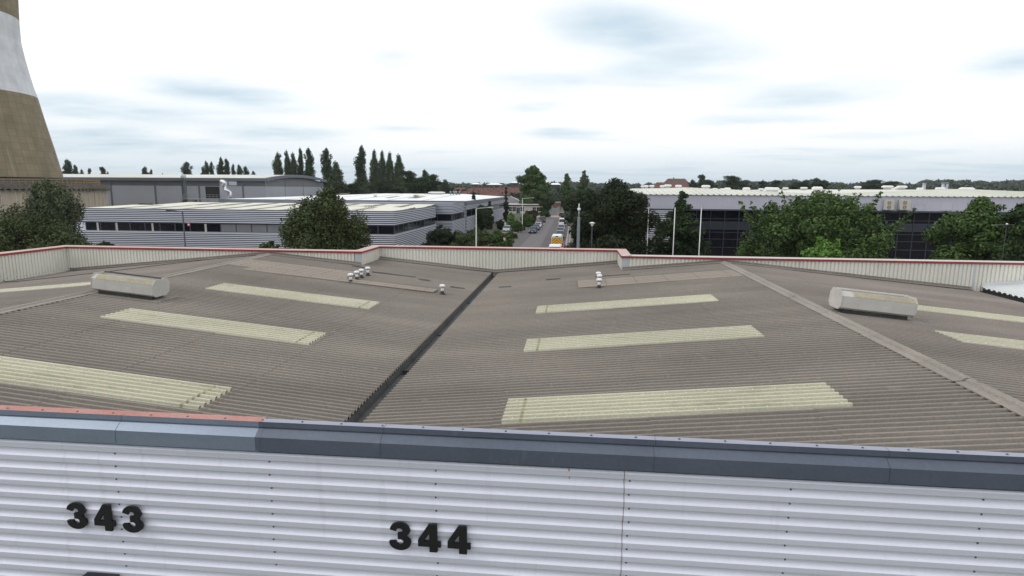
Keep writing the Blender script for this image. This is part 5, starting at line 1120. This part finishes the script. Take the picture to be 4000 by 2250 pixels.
# ------------------------------------------------------------------ vehicles
paints = {}
def paint(n_, c, metal=.2):
    if n_ not in paints: paints[n_] = mat('paint_'+n_, c, .28, metal, var=.03)
    return paints[n_]
M['tyre'] = mat('tyre_rubber', (.015, .015, .015), .8, var=.1); M['rim'] = mat('alloy_rim', (.4, .4, .42), .35, .7, var=.05); M['plate'] = mat('white_plate', (.7, .7, .66), .5, var=.03); M['lampglass'] = mat('headlamp_glass', (.6, .62, .65), .1, .3, var=.05)
M['red_lamp'] = mat('red_lamp_glass', (.35, .01, .01), .2, var=.1); M['car_glass'] = mat('car_glass', (.015, .018, .022), .05, var=.1)
def car(name, label, x, y, pm_, L_=4.2, Wd=1.78, H=1.46, kind='hatch', rz=0., group=None):
    """nose towards -Y (towards the camera)"""
    t = thing(name, label, 'van' if 'van' in name else 'car', (x, y, .02), rz, group); hw = Wd/2
    if kind == 'van': st = [(0, .30, .75, .84), (.08, .24, .98, .94), (.75, .20, 1.12, 1), (L_-.05, .20, 1.18, 1), (L_, .26, 1.12, .96)]; cab = [(.55, 1.10, .92), (1.35, H-.10, .86), (1.7, H, .86), (L_-.15, H, .87), (L_-.04, 1.16, .95)]
    elif kind == 'suv': st = [(0, .35, .70, .84), (.08, .28, .92, .94), (1.1, .24, 1.02, 1), (L_-.1, .26, 1.05, 1), (L_, .36, .95, .92)]; cab = [(1.05, 1.0, .90), (1.75, H-.04, .76), (2.3, H, .76), (L_-.5, H-.03, .76), (L_-.08, 1.03, .90)]
    else: st = [(0, .28, .58, .80), (.10, .20, .74, .93), (1.1, .18, .90, 1), (L_-.12, .20, .94, .98), (L_, .32, .80, .88)]; cab = [(1.0, .88, .88), (1.85, H-.04, .70), (2.4, H, .71), (L_-.85, H-.04, .70), (L_-.18, .92, .86)]
    def sec(yy, zb, zt, k): w2 = hw*k; return [(-w2*.92, yy, zb), (-w2, yy, zb+.12), (-w2, yy, zt-.14), (-w2*.93, yy, zt-.02), (-w2*.5, yy, zt+.015), (w2*.5, yy, zt+.015), (w2*.93, yy, zt-.02), (w2, yy, zt-.14), (w2, yy, zb+.12), (w2*.92, yy, zb)]
    rings = [sec(yy, zb, zt, k) for yy, zb, zt, k in st]; b = MB(); b.loft(rings, True, False)
    # roof panel + pillars
    zb_ = cab[0][1]
    roof = [(yy, z, k) for yy, z, k in cab[1:-1]]
    b.loft([[(-hw*k, yy, z-.06), (-hw*k*.93, yy, z), (hw*k*.93, yy, z), (hw*k, yy, z-.06)] for yy, z, k in roof], True, False)
    for s in (-1, 1):
        def pil(p, q): b.tube([p, q], .035, 5)
        pil((s*hw*cab[0][2], cab[0][0], cab[0][1]-.03), (s*hw*roof[0][2], roof[0][0], roof[0][1]-.03)); pil((s*hw*.90, (cab[0][0]+cab[-1][0])/2+.2, zb_-.05), (s*hw*roof[1][2], (cab[0][0]+cab[-1][0])/2+.2, roof[1][1]-.05)); pil((s*hw*cab[-1][2], cab[-1][0], cab[-1][1]-.03), (s*hw*roof[-1][2], roof[-1][0], roof[-1][1]-.03))
    body = b.build('body', pm_, t)
    if kind == 'van':
        b = MB(); b.loft([[(-hw*.955, yy, 1.08), (-hw*.9, yy, H-.05), (hw*.9, yy, H-.05), (hw*.955, yy, 1.08)] for yy in (2.2, L_-.06)]); b.build('cargo_side', pm_, t)
    g_ = MB(); q = [(cab[0][0], cab[0][1]-.02, cab[0][2]*.97)]+[(a, z-.035, k*.965) for a, z, k in roof]+[(cab[-1][0], cab[-1][1]-.02, cab[-1][2]*.97)]
    g_.loft([[(-hw*k, yy, zb_-.06), (-hw*k, yy, max(z, zb_)), (hw*k, yy, max(z, zb_)), (hw*k, yy, zb_-.06)] for yy, z, k in q], True, False)
    g_.build('windows', M['car_glass'], t)
    for s in (-1, 1):
        b = MB(); b.box(s*hw*.78-.17, s*hw*.78+.17, -.02, .10, st[0][2]-.12, st[0][2]+.03, .02); b.build('headlight', M['lampglass'], t)
        b = MB(); b.box(s*hw*.82-.1, s*hw*.82+.1, L_-.08, L_+.015, .72, .92, .01); b.build('tail_light', M['red_lamp'], t)
        b = MB(); b.box(s*(hw+.09)-.09, s*(hw+.09)+.09, cab[0][0]+.35, cab[0][0]+.45, zb_+.0, zb_+.14, .02); b.build('mirror', pm_, t)
        for yy in (.78, L_-.80):
            b = MB(); b.loft([[(s*(hw-.02)-s*o_, yy+.32*k*math.cos(c), .32+.32*k*math.sin(c)) for c in [i*math.pi/8 for i in range(16)]] for o_, k in ((.2, 1), (0, 1), (-.01, .9))]); w_ = b.build('wheel', M['tyre'], t)
            b = MB(); b.loft([[(s*(hw-.005)+s*o_, yy+.21*k*math.cos(c), .32+.21*k*math.sin(c)) for c in [i*math.pi/6 for i in range(12)]] for o_, k in ((0, 1), (.015, .8))]); b.build('rim', M['rim'], w_)
    MB().box(-.5, .5, -.025, .05, .36, .50, .01).build('grille', M['black'], t); MB().box(-.26, .26, -.04, -.026, .38, .49).build('number_plate', M['plate'], t)
    return t
def gcar(name, label, px, py, pm_, **kw):
    p = gr(px, py); return car(name, label, p.x, p.y, pm_, **kw)
pg = 'cars parked along the left side of the road'
gcar('parked_car', 'dark navy hatchback, nearest of the cars on the left of the road', 2079, 913, paint('navy', (.022, .028, .05)), group=pg, rz=-.02)
gcar('parked_car', 'bright blue car tucked behind the nearest dark navy one', 2092, 901, paint('blue', (.04, .07, .25)), group=pg)
gcar('parked_car', 'white car third along the left side of the road', 2100, 892, paint('white', (.7, .7, .72), 0), group=pg)
gcar('parked_car', 'dark maroon car behind the white one on the left of the road', 2105, 883, paint('maroon', (.05, .022, .03)), group=pg)
gcar('parked_car', 'dark grey off-roader farthest along the left side of the road', 2117, 870, paint('charcoal', (.03, .035, .035)), group=pg, kind='suv', H=1.75, L_=4.6, Wd=1.9)
pg = 'cars in the small car park'
gcar('parked_car', 'pale silver-green car in the small car park by the clipped bush', 1977, 908, paint('silver_green', (.36, .46, .44)), group=pg)
gcar('parked_car', 'white car behind the silver-green one in the small car park', 1965, 884, paint('white', (.7, .7, .72), 0), group=pg, rz=.35)
pg = 'vehicles parked along the right side of the road'
gcar('parked_van', 'white van facing the camera on the right side of the road', 2196, 885, paint('white', (.7, .7, .72), 0), kind='van', L_=5.0, Wd=1.95, H=2.05, group=pg)
gcar('parked_van', 'dark navy van farthest back on the right side of the road', 2207, 862, paint('navy', (.022, .028, .05)), kind='van', L_=5.4, Wd=2.05, H=2.4, group=pg)
gcar('parked_car', 'silver car in front of the white van on the right', 2191, 904, paint('silver', (.45, .47, .5), .5), group=pg, H=1.5)
gcar('parked_car', 'pale blue-grey car between the silver and the dark car on the right', 2188, 916, paint('blue_grey', (.16, .22, .30), .3), group=pg)
gcar('parked_car', 'dark grey car right behind the chevron van', 2186, 932, paint('grey', (.09, .095, .11), .3), group=pg)
gcar('parked_car', 'black car on the gravel, left of two at the far right', 2222, 848, paint('black', (.012, .012, .016)), group='cars on the gravel apron', rz=.9)
gcar('parked_car', 'black car on the gravel, right of two at the far right', 2240, 850, paint('black', (.012, .012, .016)), group='cars on the gravel apron', rz=1.2)
# van with chevron rear doors, seen from behind
vL, vW, vH = 5.6, 2.0, 2.55
zt = 0
YV = 92.; pv = at(2175, 925, YV)
pb = gr(2174, 969)
vx, vy = at(2175, 920, 98).x, 98.
V = thing('chevron_van', 'white van with red and yellow chevrons across its rear doors', 'van', (vx, vy, .02), 0)
zt = at(2175, 921, 98).z
s_ = zt/2.55; vH = zt; hw = 48/2380*98/2
def vsec(y, k, kt, zt_): return [(-hw*.95*k, y, .35), (-hw*k, y, .55), (-hw*k, y, 1.25), (-hw*kt, y, zt_-.22), (-hw*kt*.82, y, zt_), (hw*kt*.82, y, zt_), (hw*kt, y, zt_-.22), (hw*k, y, 1.25), (hw*k, y, .55), (hw*.95*k, y, .35)]
b = MB(); b.loft([vsec(0, .98, .84, vH-.06), vsec(.15, 1, .87, vH), vsec(3.9, 1, .87, vH), vsec(4.5, .98, .82, vH-.25), vsec(5.0, .95, .80, 1.45), vsec(5.8, .9, .7, 1.05)]); body = b.build('body', paint('white', (.7, .7, .72), 0), V)
def wz(z): return hw*(.98 if z < 1.25 else .98-(.14)*(z-1.25)/(vH-1.5))*.94
yel = mat('fluorescent_yellow', (.75, .62, .04), .5, var=.04); redm = mat('chevron_red', (.55, .05, .02), .5, var=.04); grn = mat('lime_strip', (.25, .5, .08), .5, var=.04)
zc0, zc1 = .55, vH-.42
b = MB(); b.add([(-wz(zc0), -.008, zc0), (wz(zc0), -.008, zc0), (wz(1.25), -.008, 1.25), (wz(zc1), -.008, zc1), (-wz(zc1), -.008, zc1), (-wz(1.25), -.008, 1.25)], [(0, 1, 2, 3, 4, 5)]); b.build('rear_door', yel, V)
b = MB(); stp = .42
for k in range(-4, 9):
    for s in (-1, 1):
        za = zc0+k*stp; pts4 = []
        # stripe rising towards the centre line; clipped to door outline
        from mathutils.geometry import intersect_line_line_2d
        poly = [Vector((0, za+.9*hw*1.0)), Vector((0, za+.9*hw+stp*.5)), Vector((s*hw, za+stp*.5)), Vector((s*hw, za))]
        def clip(poly, f):
            o_ = []
            for i in range(len(poly)):
                p_, q_ = poly[i], poly[(i+1) % len(poly)]; a, c = f(p_), f(q_)
                if a >= 0: o_.append(p_)
                if (a >= 0) != (c >= 0): o_.append(p_+(q_-p_)*(a/(a-c)))
            return o_
        for f in (lambda v: v.y-zc0, lambda v: zc1-v.y, lambda v: hw*.92-abs(v.x)-max(0, v.y-1.25)*.14*hw/(vH-1.5)):
            if len(poly) > 2: poly = clip(poly, f)
        if len(poly) > 2: b.add([(v.x, -.012, v.y) for v in poly], [tuple(range(len(poly)))])
b.build('chevron', redm, V)
MB().box(-hw*.8, hw*.8, -.03, -.002, zc1+.02, zc1+.12).build('lime_strip', grn, V); MB().box(-.22, .22, -.06, .04, vH-.20, vH-.05, .02).build('roof_camera', M['black'], V)
for s in (-1, 1):
    MB().box(s*hw*.96-.06, s*hw*.96+.06, -.03, .05, .8, 1.5, .01).build('tail_light', M['red_lamp'], V)
    b = MB(); b.loft([[(s*(hw-.02)-s*o_, 1.1+.36*math.cos(c), .36+.36*math.sin(c)) for c in [i*math.pi/8 for i in range(16)]] for o_ in (.22, 0)]); b.build('wheel', M['tyre'], V)
    MB().box(s*(hw+.08)-.09, s*(hw+.08)+.09, 4.5, 4.6, 1.35, 1.7, .02).build('mirror', M['black'], V)
MB().box(-hw*.95, hw*.95, -.08, .02, .35, .52, .02).build('bumper', M['black'], V); MB().box(-.006, .006, -.016, -.013, zc0, zc1).build('door_gap', M['black'], V)
# white vehicle roof just showing over the parapet
p = at(2168, 961, 80); car('parked_van', 'white vehicle whose roof just shows over the red parapet', p.x, 80-1.5, paint('white', (.7, .7, .72), 0), L_=4.6, Wd=1.8, H=p.z, kind='van')
print('objects', len(bpy.data.objects))
# ------------------------------------------------------------------ haze
hb = MB(); hb.box(-3400, 3400, -250, 5900, -2, 130); m = bpy.data.materials.new('haze'); m.use_nodes = True; t_ = m.node_tree; t_.nodes.clear()
o_ = t_.nodes.new('ShaderNodeOutputMaterial'); v_ = t_.nodes.new('ShaderNodeVolumePrincipled'); v_.inputs['Density'].default_value = .00008; v_.inputs['Color'].default_value = (.90, .95, 1, 1); t_.links.new(v_.outputs[0], o_.inputs['Volume'])
tag(hb.build('haze', m), kind='stuff')
